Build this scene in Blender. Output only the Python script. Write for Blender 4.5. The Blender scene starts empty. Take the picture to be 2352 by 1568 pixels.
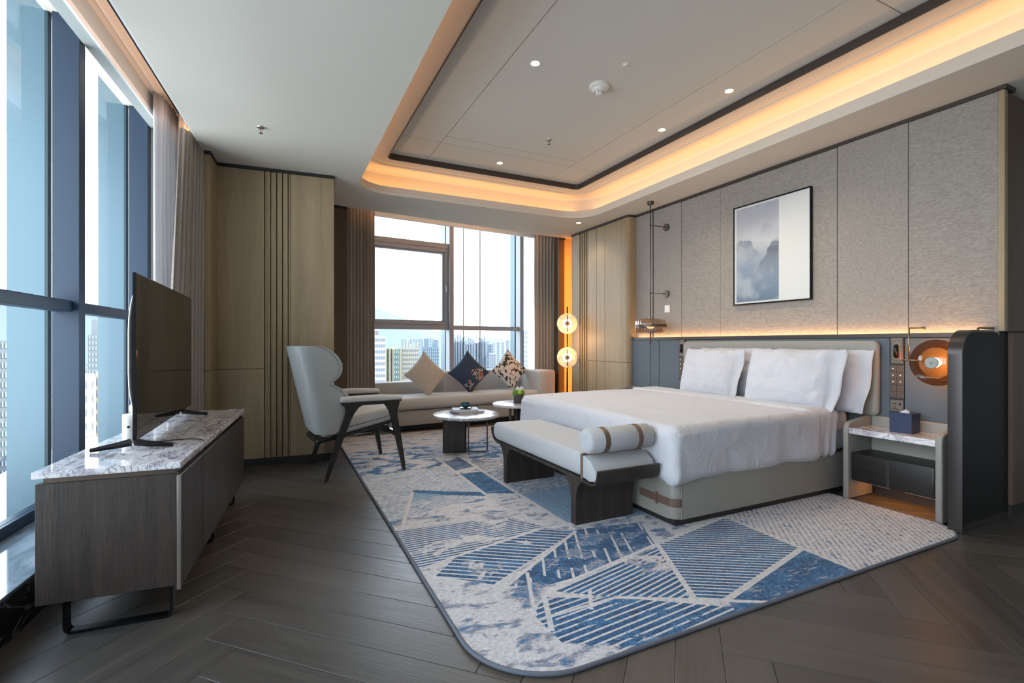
import bpy, bmesh, math, random
from math import sin, cos, pi, radians as R, atan, sqrt
from mathutils import Vector as V, Matrix, noise
random.seed(7)
SC = bpy.context.scene
COL = SC.collection

# ------------------------------------------------------------------ camera, world, sun, exposure
H = 1.15                                    # eye height
cam_d = bpy.data.cameras.new('camera'); cam = bpy.data.objects.new('camera', cam_d); COL.objects.link(cam)
cam.location = (0, 0, H); cam.rotation_euler = (R(90), 0, -atan(540 / 1115.))
cam_d.sensor_width = 36; cam_d.lens = 36 * 1115 / 2352.; cam_d.shift_y = 4 / 2352.; cam_d.clip_start = .02; cam_d.clip_end = 20000
SC.camera = cam
SKY = 4.45; SUN = 7.0; EXPO = 1.0
SC.view_settings.view_transform = 'Standard'; SC.view_settings.look = 'None'
SC.view_settings.gamma = 1; SC.view_settings.use_curve_mapping = False; SC.view_settings.exposure = EXPO
cy = SC.cycles
cy.max_bounces = 7; cy.diffuse_bounces = 4; cy.glossy_bounces = 3; cy.transmission_bounces = 4; cy.transparent_max_bounces = 10
cy.caustics_reflective = False; cy.caustics_refractive = False; cy.sample_clamp_indirect = 6; cy.use_denoising = True
cy.use_adaptive_sampling = True; cy.adaptive_threshold = .02

w = bpy.data.worlds.new('sky'); SC.world = w; w.use_nodes = True
nt = w.node_tree; nt.nodes.clear()
tc = nt.nodes.new('ShaderNodeTexCoord'); sx = nt.nodes.new('ShaderNodeSeparateXYZ'); nt.links.new(tc.outputs['Generated'], sx.inputs[0])
rp = nt.nodes.new('ShaderNodeValToRGB'); nt.links.new(sx.outputs[2], rp.inputs[0])
e = rp.color_ramp.elements; e[0].position = 0; e[0].color = (.84, .89, .93, 1); e[1].position = .75; e[1].color = (.40, .52, .66, 1)
q = e.new(.05); q.color = (.96, .98, 1, 1)
q = e.new(.30); q.color = (.80, .88, .96, 1)
bg = nt.nodes.new('ShaderNodeBackground'); bg.inputs[1].default_value = SKY; nt.links.new(rp.outputs[0], bg.inputs[0])
wo = nt.nodes.new('ShaderNodeOutputWorld'); nt.links.new(bg.outputs[0], wo.inputs[0])
sl = bpy.data.lights.new('sun', 'SUN'); sl.energy = SUN; sl.angle = R(.6); sl.color = (1, .93, .82)
so = bpy.data.objects.new('sun', sl); COL.objects.link(so); so.rotation_euler = V((.62, -.55, .62)).to_track_quat('Z', 'Y').to_euler()

# ------------------------------------------------------------------ frames of the two slanted glass walls
AL = R(-4.6); LO = V((-.953, 0, 0))          # left wall: local x = into the room, y = along the wall
AB = R(6.0); BO = V((0, 6.084, 0))           # back wall: local x = along it, y = outwards

def area(name, loc, rot, sx_, sy_, power, color, portal=False, spread=None, par=None):
    d = bpy.data.lights.new(name, 'AREA'); d.shape = 'RECTANGLE'; d.size = sx_; d.size_y = sy_; d.energy = power; d.color = color
    if portal: d.cycles.is_portal = True
    if spread: d.spread = spread
    o = bpy.data.objects.new(name, d); COL.objects.link(o); o.location = loc; o.rotation_euler = rot
    if par: o.parent = par
    return o
def fr_pt(O, A, x, y, z=0): return V((O.x + x * cos(A) - y * sin(A), O.y + x * sin(A) + y * cos(A), z))
# sky portals in the two window walls (guide sampling only)
area('window_portal', fr_pt(LO, AL, -.80, 2.1, 1.6), (R(90), 0, AL + R(-90)), 7.0, 3.2, 1, (1, 1, 1), True)
area('window_portal', fr_pt(BO, AB, 2.6, 1.15, 1.5), (R(90), 0, AB + R(180)), 3.4, 3.0, 1, (1, 1, 1), True)
WARM = (1, .50, .18)
# hidden LED strips of the ceiling cove, pockets, wall ledge, night stand and niche
CV = 6.0
area('cove_strip', (3.80, 2.25, 2.885), (R(180), 0, 0), .03, 6.2, CV * 1.0, (1, .53, .22))
area('cove_strip', (2.23, 5.555, 2.885), (R(180), 0, 0), 2.8, .03, CV * .42, WARM)
area('cove_strip', (.65, 2.25, 2.885), (R(180), 0, 0), .03, 6.2, CV * .75, WARM)
area('ledge_strip', (4.148, 3.2, 1.208), (R(180), R(4), 0), .015, 3.4, 3.4, (1, .52, .22))
area('pocket_strip', fr_pt(LO, AL, -.06, 2.6, 2.86), (R(180), R(-25), AL), .02, 4.6, 2.6, (1, .48, .20))
area('pocket_strip', fr_pt(BO, AB, 2.3, .06, 2.86), (R(180 + 35), 0, AB), 2.8, .02, 3.6, (1, .50, .22))
area('night_stand_strip', (3.98, 1.86, .145), (0, 0, 0), .1, .42, .55, (1, .38, .08))
area('niche_strip', (4.30, 6.30, 1.4), (R(90), 0, R(8)), .03, 2.6, 9.0, (1, .27, .02))

# ------------------------------------------------------------------ node helpers
class S:                                     # a float socket with arithmetic
    def __init__(s, g, k): s.g = g; s.k = k
    def _(s, op, o=None, c=None): return s.g.math(op, s, o, c)
    def __add__(s, o): return s._('ADD', o)
    def __radd__(s, o): return s._('ADD', o)
    def __sub__(s, o): return s._('SUBTRACT', o)
    def __rsub__(s, o): return s.g.math('SUBTRACT', o, s)
    def __mul__(s, o): return s._('MULTIPLY', o)
    def __rmul__(s, o): return s._('MULTIPLY', o)
    def __gt__(s, o): return s._('GREATER_THAN', o)
    def __lt__(s, o): return s._('LESS_THAN', o)
    def fract(s): return s._('FRACT')
    def abs(s): return s._('ABSOLUTE')
    def mx(s, o): return s._('MAXIMUM', o)
    def mn(s, o): return s._('MINIMUM', o)
class G:
    def __init__(g, name, rough=.5, metal=0, spec=.5):
        g.m = bpy.data.materials.new(name); g.m.use_nodes = True; g.t = g.m.node_tree
        g.b = g.t.nodes['Principled BSDF']; g.b.inputs['Roughness'].default_value = rough
        g.b.inputs['Metallic'].default_value = metal; g.b.inputs['Specular IOR Level'].default_value = spec
    def n(g, t, **k):
        x = g.t.nodes.new(t)
        for a, v in k.items(): setattr(x, a, v)
        return x
    def put(g, sock, v):
        if isinstance(v, S): g.t.links.new(v.k, sock)
        elif isinstance(v, (int, float)): sock.default_value = v
        elif isinstance(v, (tuple, list)): sock.default_value = tuple(v) + ((1,) if len(v) == 3 and len(sock.default_value) == 4 else ())
        else: g.t.links.new(v, sock)
    def math(g, op, a, b=None, c=None):
        x = g.n('ShaderNodeMath', operation=op); g.put(x.inputs[0], a)
        if b is not None: g.put(x.inputs[1], b)
        if c is not None: g.put(x.inputs[2], c)
        return S(g, x.outputs[0])
    def coord(g, kind='Object', scale=(1, 1, 1), rot=(0, 0, 0)):
        x = g.n('ShaderNodeTexCoord'); m = g.n('ShaderNodeMapping'); g.t.links.new(x.outputs[kind], m.inputs[0])
        m.inputs['Scale'].default_value = scale; m.inputs['Rotation'].default_value = rot; return m.outputs[0]
    def xyz(g, vec):
        x = g.n('ShaderNodeSeparateXYZ'); g.t.links.new(vec, x.inputs[0]); return [S(g, o) for o in x.outputs]
    def noise(g, vec, scale, detail=3, rough=.5, dist=0):
        x = g.n('ShaderNodeTexNoise'); g.t.links.new(vec, x.inputs['Vector']); x.inputs['Scale'].default_value = scale
        x.inputs['Detail'].default_value = detail; x.inputs['Roughness'].default_value = rough; x.inputs['Distortion'].default_value = dist
        return S(g, x.outputs[0])
    def mix(g, f, a, b, mode='MIX'):
        x = g.n('ShaderNodeMix', data_type='RGBA', blend_type=mode); g.put(x.inputs[0], f); g.put(x.inputs[6], a); g.put(x.inputs[7], b)
        return x.outputs[2]
    def ramp(g, f, stops):
        x = g.n('ShaderNodeValToRGB'); g.put(x.inputs[0], f); el = x.color_ramp.elements
        for i, (p, c) in enumerate(stops):
            q = el[i] if i < 2 else el.new(p)
            q.position = p; q.color = tuple(c) + (1,)
        return x.outputs[0]
    def smooth(g, f, a, b):
        x = g.n('ShaderNodeMapRange'); g.put(x.inputs[0], f); x.inputs[1].default_value = a; x.inputs[2].default_value = b
        x.inputs[3].default_value = 0; x.inputs[4].default_value = 1; return S(g, x.outputs[0])
    def color(g, c): g.put(g.b.inputs['Base Color'], c); return g
    def bump(g, h, dist=.002, st=1.):
        x = g.n('ShaderNodeBump'); g.put(x.inputs['Height'], h); x.inputs['Distance'].default_value = dist; x.inputs['Strength'].default_value = st
        g.t.links.new(x.outputs[0], g.b.inputs['Normal']); return g

def plain(name, c, rough=.5, metal=0, spec=.5): return G(name, rough, metal, spec).color(c).m
def emit(name, c, s):
    g = G(name); g.b.inputs['Emission Color'].default_value = tuple(c) + (1,); g.b.inputs['Emission Strength'].default_value = s; g.color(c); return g.m
def wood(name, a, b, sc=(1, 1, .06), rough=.45, k=60, rnd=False, spec=.4):
    g = G(name, rough, 0, spec); vec = g.coord('Object', sc)
    if rnd:
        oi = g.n('ShaderNodeObjectInfo'); vm = g.n('ShaderNodeVectorMath', operation='MULTIPLY_ADD')
        cb = g.n('ShaderNodeCombineXYZ')
        for i in range(3): g.t.links.new(oi.outputs['Random'], cb.inputs[i])
        g.t.links.new(cb.outputs[0], vm.inputs[0]); vm.inputs[1].default_value = (37, 11, 5); g.t.links.new(vec, vm.inputs[2]); vec = vm.outputs[0]
    n1 = g.noise(vec, k * .12, 3, .55, 1.2); n2 = g.noise(vec, k * 1.6, 4, .7)
    f = g.smooth(n1 * .6 + n2 * .5, .35, .75)
    c = g.mix(f, a, b)
    if rnd:
        r = S(g, oi.outputs['Random']); c = g.mix(g.smooth(r, 0, 1) * .35, c, tuple(x * 1.5 for x in b))
    g.color(c); g.bump(n2, .0012, .5)
    if rnd: g.put(g.b.inputs['Roughness'], g.smooth(n2, .2, .9) * .25 + (rough - .1))
    return g.m
def fabric(name, a, b, k=500, rough=.9, sc=(1, 1, 1), bd=.0015):
    g = G(name, rough, 0, .2); v = g.coord('Object', sc); n1 = g.noise(v, k, 2, .6)
    g.color(g.mix(g.smooth(n1, .35, .65), a, b)); g.bump(n1, bd, .6)
    g.b.inputs['Sheen Weight'].default_value = .15; return g.m
def leather(name, c, rough=.42):
    g = G(name, rough, 0, .4); v = g.coord(); n1 = g.noise(v, 260, 3); g.color(g.mix(n1 * .25, c, tuple(x * .8 for x in c))); g.bump(n1, .0006, .5); return g.m
def marble(name, rough=.06, k=1.0):
    g = G(name, rough, 0, .5); v = g.coord('Object', (7, 2.6, 7), (0, 0, .7)); w_ = g.noise(g.coord('Object'), 2.5, 3)
    def veins(sc, wd, dt, mp):
        return 1 - g.smooth((g.noise(g.coord('Object', mp, (0, 0, .7)), sc, dt, .6, 1.3) - .5).abs(), 0, wd)
    v1 = veins(1.5, .020, 5, (7, 2.4, 7)); v2 = veins(3.6, .022, 5, (8, 2.4, 8)); cl = g.smooth(g.noise(v, 1.4, 5, .65, 1.2), .47, .66)
    c = g.mix(cl, tuple(x * k for x in (.74, .72, .73)), (.34 * k, .31 * k, .37 * k)); c = g.mix(v2 * .6, c, (.15, .12, .19)); c = g.mix(v1 * .85, c, (.06, .05, .085))
    g.color(c); return g.m
def glassy(name, tint=(.93, .97, 1), gl=.08, rough=.0, tm=1.0):
    m = bpy.data.materials.new(name); m.use_nodes = True; t = m.node_tree; t.nodes.clear()
    tr = t.nodes.new('ShaderNodeBsdfTransparent'); tr.inputs[0].default_value = tuple(tint) + (1,)
    gs = t.nodes.new('ShaderNodeBsdfGlossy'); gs.inputs['Roughness'].default_value = rough
    fr = t.nodes.new('ShaderNodeFresnel'); fr.inputs[0].default_value = 1.45
    ma = t.nodes.new('ShaderNodeMath'); ma.operation = 'MULTIPLY_ADD'; ma.inputs[1].default_value = tm; ma.inputs[2].default_value = gl - .04
    mx = t.nodes.new('ShaderNodeMixShader'); ou = t.nodes.new('ShaderNodeOutputMaterial')
    ge = t.nodes.new('ShaderNodeNewGeometry'); mm = t.nodes.new('ShaderNodeMath'); mm.operation = 'MULTIPLY_ADD'; mm.inputs[1].default_value = -1; mm.inputs[2].default_value = 1
    m2 = t.nodes.new('ShaderNodeMath'); m2.operation = 'MULTIPLY'; t.links.new(ge.outputs['Backfacing'], mm.inputs[0]); t.links.new(mm.outputs[0], m2.inputs[0]); t.links.new(ma.outputs[0], m2.inputs[1])
    t.links.new(fr.outputs[0], ma.inputs[0]); t.links.new(m2.outputs[0], mx.inputs[0]); t.links.new(tr.outputs[0], mx.inputs[1]); t.links.new(gs.outputs[0], mx.inputs[2]); t.links.new(mx.outputs[0], ou.inputs[0])
    return m

M = {}
M['ceil'] = plain('ceiling_paint', (.63, .60, .53), .9)
M['cove'] = plain('cove_paint', (.66, .60, .52), .9)
M['oak'] = wood('oak_veneer', (.25, .180, .102), (.38, .285, .172), (1, 1, .045), .5, 60)
M['darkoak'] = wood('dark_oak', (.014, .011, .009), (.058, .044, .035), (1, 1, .05), .4, 90)
M['darkoakx'] = wood('dark_oak_cross', (.006, .0055, .0055), (.022, .019, .018), (1, .05, 1), .4, 90)
M['plank'] = wood('floor_oak', (.030, .026, .023), (.080, .069, .059), (.06, 1, 1), .36, 50, True, .5)
M['trim'] = plain('dark_trim', (.018, .016, .015), .5)
M['black'] = plain('black_metal', (.012, .012, .013), .3, .6)
M['bronze'] = plain('bronze', (.09, .07, .05), .35, .7)
M['bronze2'] = plain('bronze_plate', (.10, .075, .058), .4, .6)
M['brass'] = plain('brass', (.30, .22, .13), .3, .9)
M['mull'] = plain('frame_paint_shaded', (.012, .029, .056), .45, .2)  # frame paint for the left wall, its shade put into the colour
M['mull2'] = plain('frame_paint_lit', (.33, .345, .38), .45, .1)  # paler copy for the back window, room light put into the colour
M['fin'] = plain('fin_metal', (.088, .150, .182), .35, .2)
M['white'] = plain('white_plastic', (.75, .73, .68), .4)
M['whitepaint'] = plain('white_paint', (.7, .7, .69), .7)
M['marble'] = marble('violet_marble')
M['marble2'] = marble('honed_marble', .26, .72)
M['curb'] = (lambda g: g.color(g.mix(g.smooth((g.noise(g.coord('Object', (3, 1, 3)), 2.2, 5, .6, 1.5) - .5).abs(), 0, .04), (.16, .16, .17), (.012, .012, .014))).m)(G('dark_marble', .08))
M['curbtop'] = (lambda g: g.color(g.mix(g.smooth(g.noise(g.coord('Object', (3, 1, 3)), 2.2, 5, .6, 1.5), .4, .65), (.10, .13, .16), (.30, .34, .38))).m)(G('grey_marble', .08))
def wallcover():
    g = G('woven_wallcovering', .85, 0, .25); v = g.coord('Object', (1, .16, 1)); n1 = g.noise(v, 250, 3, .75); n2 = g.noise(g.coord('Object', (1, .3, 1)), 40, 2)
    f = g.smooth(n1 * .88 + n2 * .12, .30, .70); g.color(g.mix(f, (.20, .172, .15), (.42, .38, .34))); g.bump(n1, .002, .7); return g.m
M['cover'] = wallcover()
M['bluepanel'] = fabric('grey_blue_panel', (.085, .105, .125), (.135, .16, .185), 600, .7)
M['leather'] = leather('taupe_leather', (.275, .262, .232))
M['chairleather'] = leather('pale_leather', (.42, .44, .43), .38)
M['seatfab'] = fabric('taupe_fabric', (.33, .30, .275), (.45, .415, .385), 420)
M['sofafab'] = fabric('sofa_fabric', (.42, .395, .37), (.57, .54, .51), 380)
M['chairfab'] = fabric('chair_fabric', (.46, .445, .425), (.62, .60, .58), 420)
M['ebony'] = wood('ebony_oak', (.008, .007, .006), (.030, .025, .021), (1, 1, .05), .35, 90)
M['benchfab'] = fabric('bench_fabric', (.36, .365, .375), (.50, .50, .51), 420)
M['strap'] = leather('brown_leather', (.15, .095, .07))
M['linen'] = fabric('white_linen', (.52, .52, .555), (.55, .55, .585), 300, .85, bd=.0004)
def linen():
    g = G('white_linen', .85, 0, .2); P = g.coord('Object', (1, 1.6, 1), (0, 0, .5)); n1 = g.noise(P, 7, 4, .6, .8); n2 = g.noise(g.coord('Object'), 500, 2)
    g.color(g.mix(n1, (.50, .50, .535), (.54, .54, .575))); g.bump(n1 * 1.0 + n2 * .02, .016, .8); g.b.inputs['Sheen Weight'].default_value = .15; return g.m
M['linen'] = linen()
M['drape'] = fabric('drape', (.38, .34, .295), (.58, .52, .455), 220, .9, (1, 1, .3))
t_ = M['drape'].node_tree; tl_ = t_.nodes.new('ShaderNodeBsdfTranslucent'); tl_.inputs[0].default_value = (.50, .42, .34, 1); mx_ = t_.nodes.new('ShaderNodeMixShader'); mx_.inputs[0].default_value = .28
t_.links.new(t_.nodes['Principled BSDF'].outputs[0], mx_.inputs[1]); t_.links.new(tl_.outputs[0], mx_.inputs[2]); t_.links.new(mx_.outputs[0], t_.nodes['Material Output'].inputs[0])
def sheer():
    g = G('sheer', .9, 0, .1); g.color((.62, .60, .60)); tl = g.n('ShaderNodeBsdfTranslucent'); tl.inputs[0].default_value = (.7, .68, .68, 1)
    mx = g.n('ShaderNodeMixShader'); mx.inputs[0].default_value = .55; o = g.t.nodes['Material Output']
    g.t.links.new(g.b.outputs[0], mx.inputs[1]); g.t.links.new(tl.outputs[0], mx.inputs[2]); g.t.links.new(mx.outputs[0], o.inputs[0]); return g.m
M['sheer'] = sheer()
M['pane'] = glassy('window_glass', (.94, .975, 1), .05)
M['amber'] = glassy('amber_glass', (.97, .72, .46), .07, .02)
M['smoke'] = glassy('smoked_glass', (.62, .47, .39), .06, .02)
M['clear'] = glassy('ribbed_glass', (.84, .70, .56), .26, .04)
M['screen'] = plain('screen_black', (.010, .009, .008), .06, 0, .9)
M['navy'] = leather('navy_box', (.022, .034, .085), .5)
M['led'] = emit('downlight', (1, .88, .6), 9)
M['bulb'] = emit('bulb', (1, .62, .22), 9)

# ------------------------------------------------------------------ mesh helpers
def finish(name, bm, mat, par=None, smooth=False, ang=None):
    me = bpy.data.meshes.new(name); bmesh.ops.recalc_face_normals(bm, faces=bm.faces); bm.to_mesh(me); bm.free()
    mats = mat if isinstance(mat, (list, tuple)) else [mat]
    for m in mats: me.materials.append(m)
    if smooth:
        for p in me.polygons: p.use_smooth = True
        if ang: me.set_sharp_from_angle(angle=R(ang))
    o = bpy.data.objects.new(name, me); COL.objects.link(o)
    if par: o.parent = par
    return o
def thing(name, label, cat, loc=(0, 0, 0), rz=0, group=None):
    o = bpy.data.objects.new(name, None); COL.objects.link(o); o.empty_display_size = .1
    o.location = loc; o.rotation_euler = (0, 0, rz); o['label'] = label; o['category'] = cat
    if group: o['group'] = group
    return o
def tag(o, label=None, cat=None, group=None, kind=None):
    if label: o['label'] = label
    if cat: o['category'] = cat
    if group: o['group'] = group
    if kind: o['kind'] = kind
    return o
def struct(name, loc=(0, 0, 0), rz=0, label=None):
    o = bpy.data.objects.new(name, None); COL.objects.link(o); o.location = loc; o.rotation_euler = (0, 0, rz); o['kind'] = 'structure'
    if label: o['label'] = label
    return o
def bbox(bm, x0, x1, y0, y1, z0, z1, bev=0, seg=2):
    r = bmesh.ops.create_cube(bm, size=1)['verts']
    for v in r: v.co = V(((x0 + x1) / 2 + v.co.x * (x1 - x0), (y0 + y1) / 2 + v.co.y * (y1 - y0), (z0 + z1) / 2 + v.co.z * (z1 - z0)))
    if bev:
        ed = set(e for v in r for e in v.link_edges)
        bmesh.ops.bevel(bm, geom=list(ed), offset=bev, segments=seg, profile=.5, affect='EDGES')
    return bm
def box(*a, **k): return bbox(bmesh.new(), *a, **k)
def prism(poly, ax, a, b, bm=None, bev=0, seg=2):
    """extrude a 2-D polygon along axis ax from a to b; ax 0: (y,z), 1: (x,z), 2: (x,y)"""
    bm = bm or bmesh.new()
    f3 = (lambda p, t: (t, p[0], p[1]), lambda p, t: (p[0], t, p[1]), lambda p, t: (p[0], p[1], t))[ax]
    va = [bm.verts.new(f3(p, a)) for p in poly]; vb = [bm.verts.new(f3(p, b)) for p in poly]
    n = len(poly); fa = bm.faces.new(va); fb = bm.faces.new(vb[::-1])
    for i in range(n): bm.faces.new((va[i], vb[i], vb[(i + 1) % n], va[(i + 1) % n]))
    if bev: bmesh.ops.bevel(bm, geom=list(fa.edges) + list(fb.edges), offset=bev, segments=seg, profile=.5, affect='EDGES')
    return bm
def tube(pts, r, bm=None, n=8, closed=False, flat=None):
    bm = bm or bmesh.new(); pts = [V(p) for p in pts]; rings = []; m = len(pts); up = None
    for i, p in enumerate(pts):
        a = pts[(i - 1) % m] if (closed or i > 0) else p; b = pts[(i + 1) % m] if (closed or i < m - 1) else p
        d = (b - a).normalized()
        if up is None: up = V((0, 0, 1)) if abs(d.z) < .9 else V((1, 0, 0))
        s = d.cross(up).normalized(); up = s.cross(d).normalized()
        rr = r[i] if isinstance(r, (list, tuple)) else r
        if flat: ring = [bm.verts.new(p + s * x + up * y) for x, y in ((-flat[0], -flat[1]), (flat[0], -flat[1]), (flat[0], flat[1]), (-flat[0], flat[1]))]
        else: ring = [bm.verts.new(p + rr * (s * cos(2 * pi * k / n) + up * sin(2 * pi * k / n))) for k in range(n)]
        rings.append(ring)
    nn = len(rings[0])
    for i in range(m if closed else m - 1):
        A, B = rings[i], rings[(i + 1) % m]
        for k in range(nn): bm.faces.new((A[k], A[(k + 1) % nn], B[(k + 1) % nn], B[k]))
    if not closed: bm.faces.new(rings[0][::-1]); bm.faces.new(rings[-1])
    return bm
def lathe(prof, n=32, bm=None, c=(0, 0, 0), axis='z', cap=True, ribs=0, ra=0):
    bm = bm or bmesh.new(); rings = []
    for r, z in prof:
        ring = []
        for k in range(n):
            a = 2 * pi * k / n; rr = r * (1 + (ra * cos(ribs * a) if ribs else 0)); x, y = rr * cos(a), rr * sin(a)
            p = (x, y, z) if axis == 'z' else ((z, x, y) if axis == 'x' else (x, z, y))
            ring.append(bm.verts.new(V(p) + V(c)))
        rings.append(ring)
    for A, B in zip(rings, rings[1:]):
        for k in range(n): bm.faces.new((A[k], A[(k + 1) % n], B[(k + 1) % n], B[k]))
    if cap: bm.faces.new(rings[0][::-1]); bm.faces.new(rings[-1])
    return bm
def softbox(x0, x1, y0, y1, z0, z1, r, m=(8, 8, 4), k=4, fn=None, bm=None):
    bm = bm or bmesh.new(); c = ((x0 + x1) / 2, (y0 + y1) / 2, (z0 + z1) / 2); h = ((x1 - x0) / 2, (y1 - y0) / 2, (z1 - z0) / 2)
    rr = [min(r if not isinstance(r, tuple) else r[i], h[i] * .999) for i in range(3)]
    def axis(i):
        L = [-h[i] + rr[i] * (1 - cos(pi / 2 * j / k)) if 0 else -h[i] + rr[i] * j / k for j in range(k)]
        mid = [-h[i] + rr[i] + (2 * h[i] - 2 * rr[i]) * j / m[i] for j in range(m[i] + 1)]
        return L + mid + [-a for a in L[::-1]]
    ax = [axis(i) for i in range(3)]; d = {}
    def vert(p):
        key = tuple(round(a, 6) for a in p)
        if key not in d:
            inn = [max(-h[i] + rr[i], min(h[i] - rr[i], p[i])) for i in range(3)]; dv = [(p[i] - inn[i]) / rr[i] for i in range(3)]
            l = sqrt(sum(a * a for a in dv)) or 1; mxd = max(abs(a) for a in dv) or 1
            q = V([c[i] + inn[i] + rr[i] * dv[i] / l * (1 if l == 0 else min(1, mxd) * 1) for i in range(3)])
            nn = V([dv[i] / l for i in range(3)])
            if fn: q = V(fn(q, nn))
            d[key] = bm.verts.new(q)
        return d[key]
    for i in range(3):
        u, v_ = [j for j in range(3) if j != i]
        for s in (-1, 1):
            for a in range(len(ax[u]) - 1):
                for b in range(len(ax[v_]) - 1):
                    vs = []
                    for (aa, bb) in ((a, b), (a + 1, b), (a + 1, b + 1), (a, b + 1)):
                        p = [0, 0, 0]; p[i] = s * h[i]; p[u] = ax[u][aa]; p[v_] = ax[v_][bb]; vs.append(vert(p))
                    if s < 0: vs = vs[::-1]
                    try: bm.faces.new(vs)
                    except ValueError: pass
    return bm
def copy_tree(o, par=None):
    c = o.copy(); COL.objects.link(c)
    if par is not None: c.parent = par
    for ch in [x for x in o.children]: copy_tree(ch, c)
    return c
def rrect(x0, x1, y0, y1, r, n=10):
    """rounded rectangle ccw; r = radii at (x0,y0),(x1,y0),(x1,y1),(x0,y1)"""
    if not isinstance(r, (list, tuple)): r = [r] * 4
    P = []
    for (cx, cy_, a0, rr) in ((x0 + r[0], y0 + r[0], 180, r[0]), (x1 - r[1], y0 + r[1], 270, r[1]), (x1 - r[2], y1 - r[2], 0, r[2]), (x0 + r[3], y1 - r[3], 90, r[3])):
        for i in range(n + 1):
            a = R(a0 + 90 * i / n); P.append((cx + rr * cos(a), cy_ + rr * sin(a)))
    return P
def inside(p, poly):
    c = False; n = len(poly)
    for i in range(n):
        (x1, y1), (x2, y2) = poly[i], poly[(i + 1) % n]
        if (y1 > p[1]) != (y2 > p[1]) and p[0] < (x2 - x1) * (p[1] - y1) / (y2 - y1) + x1: c = not c
    return c

# ================================================================== STRUCTURE
HC = 2.8; HT = 3.08
# ---- floor: herringbone planks
floor = finish('floor', box(-2.2, 6.6, -2.0, 7.6, -.06, -.005), M['plank']); tag(floor, 'dark grey-brown oak herringbone floor', kind='structure')
PW, PL = .165, 1.233; aa = V((1, -1)) / sqrt(2); bb = V((1, 1)) / sqrt(2)
def plank_mesh():
    bm = bmesh.new(); g = .0008; c = .0016; t = .006
    lo = [(g, g), (PL - g, g), (PL - g, PW - g), (g, PW - g)]; hi = [(g + c, g + c), (PL - g - c, g + c), (PL - g - c, PW - g - c), (g + c, PW - g - c)]
    A = [bm.verts.new((x, y, -t)) for x, y in lo]; B = [bm.verts.new((x, y, -.0012)) for x, y in lo]; C = [bm.verts.new((x, y, 0)) for x, y in hi]
    for P, Q in ((A, B), (B, C)):
        for i in range(4): bm.faces.new((P[i], P[(i + 1) % 4], Q[(i + 1) % 4], Q[i]))
    bm.faces.new(C); return bm
pk = finish('plank', plank_mesh(), M['plank'], floor); first = True
RUG = (.64, 3.775, 1.43, 6.16)
for i in range(-1, 5):
    for j in range(-12, 36):
        P0 = V((-.25 + i * sqrt(2) * PL, 2.219 - 9 * .23335 + j * sqrt(2) * PW))
        for kind in (0, 1):
            o0 = P0 if kind == 0 else P0 + bb * PW - bb * PL; ang = R(-45) if kind == 0 else R(45)
            d = aa if kind == 0 else bb; nrm = bb if kind == 0 else -aa
            if kind: o0 = o0
            c = o0 + d * PL / 2 + nrm * PW / 2
            if not (-1.35 < c.x < 5.3 and .1 < c.y < 6.5): continue
            ends = [o0 + d * t * PL + nrm * u * PW for t in (0, .5, 1) for u in (0, 1)]
            if all(RUG[0] + .02 < p.x < RUG[1] - .25 and RUG[2] + .2 < p.y < RUG[3] for p in ends): continue   # wholly under the rug
            if all(p.x < -.78 for p in ends): continue
            o = pk if first else pk.copy()
            if not first: COL.objects.link(o)
            first = False; o.location = (o0.x, o0.y, 0); o.rotation_euler = (0, 0, ang)

# ---- ceiling with the stepped tray
T0 = (.76, 3.71, -1.0, 5.45)
def loop(d): return rrect(T0[0] + d, T0[1] - d, T0[2] + d, T0[3] - d, max(.04, .36 - d * 1.05), 12)
def sweep(prof, bm=None):
    bm = bm or bmesh.new(); rings = [[bm.verts.new((x, y, z)) for x, y in loop(d)] for d, z in prof]
    for A, B in zip(rings, rings[1:]):
        for k in range(len(A)): bm.faces.new((A[k], A[(k + 1) % len(A)], B[(k + 1) % len(A)], B[k]))
    return bm
bm = bmesh.new()
pt = lambda O, A, x, y: tuple(fr_pt(O, A, x, y))[:2]
outer = [pt(LO, AL, 0, -1.9), (6.5, -1.9), (6.5, 6.7), pt(BO, AB, 4.6, 0), pt(BO, AB, .45, 0), (.5, 5.5), (-.5, 5.5), pt(LO, AL, 0, 5.3)]
ed = []
for pl_ in (outer, loop(0)):
    vs = [bm.verts.new((x, y, HC)) for x, y in pl_]; ed += [bm.edges.new((vs[i], vs[(i + 1) % len(vs)])) for i in range(len(vs))]
bmesh.ops.triangle_fill(bm, use_beauty=True, edges=ed)
ceil = finish('ceiling', bm, M['ceil']); tag(ceil, 'off-white plaster ceiling with recessed stepped tray', kind='structure')
finish('cove_lip', sweep([(0, HC), (0, 2.836), (-.004, 2.838), (-.011, 2.840), (-.011, 2.893), (-.04, 2.893), (-.04, 2.86)]), M['cove'], ceil, True, 30)
finish('cove_recess', sweep([(-.04, 2.86), (-.20, 2.86), (-.20, 3.085), (-.185, 3.105), (-.15, 3.112), (.045, 3.112), (.045, 3.10), (.055, 3.088), (.075, 3.084), (.10, 3.088), (.105, 3.095), (.28, 3.095)]), M['cove'], ceil, True, 30)
finish('shadow_gap_trim', sweep([(.28, 3.095), (.28, 3.088), (.287, 3.088), (.287, 3.152)]), plain('brown_gap_trim', (.055, .040, .034), .5), ceil)
X0, X1, Y0, Y1 = T0[0] + .285, T0[1] - .285, -.7, T0[3] - .285
finish('panel_backing', box(X0 - .02, X1 + .02, Y0 - .4, Y1 + .02, 3.162, 3.18), M['trim'], ceil)
gp = .0035
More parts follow.
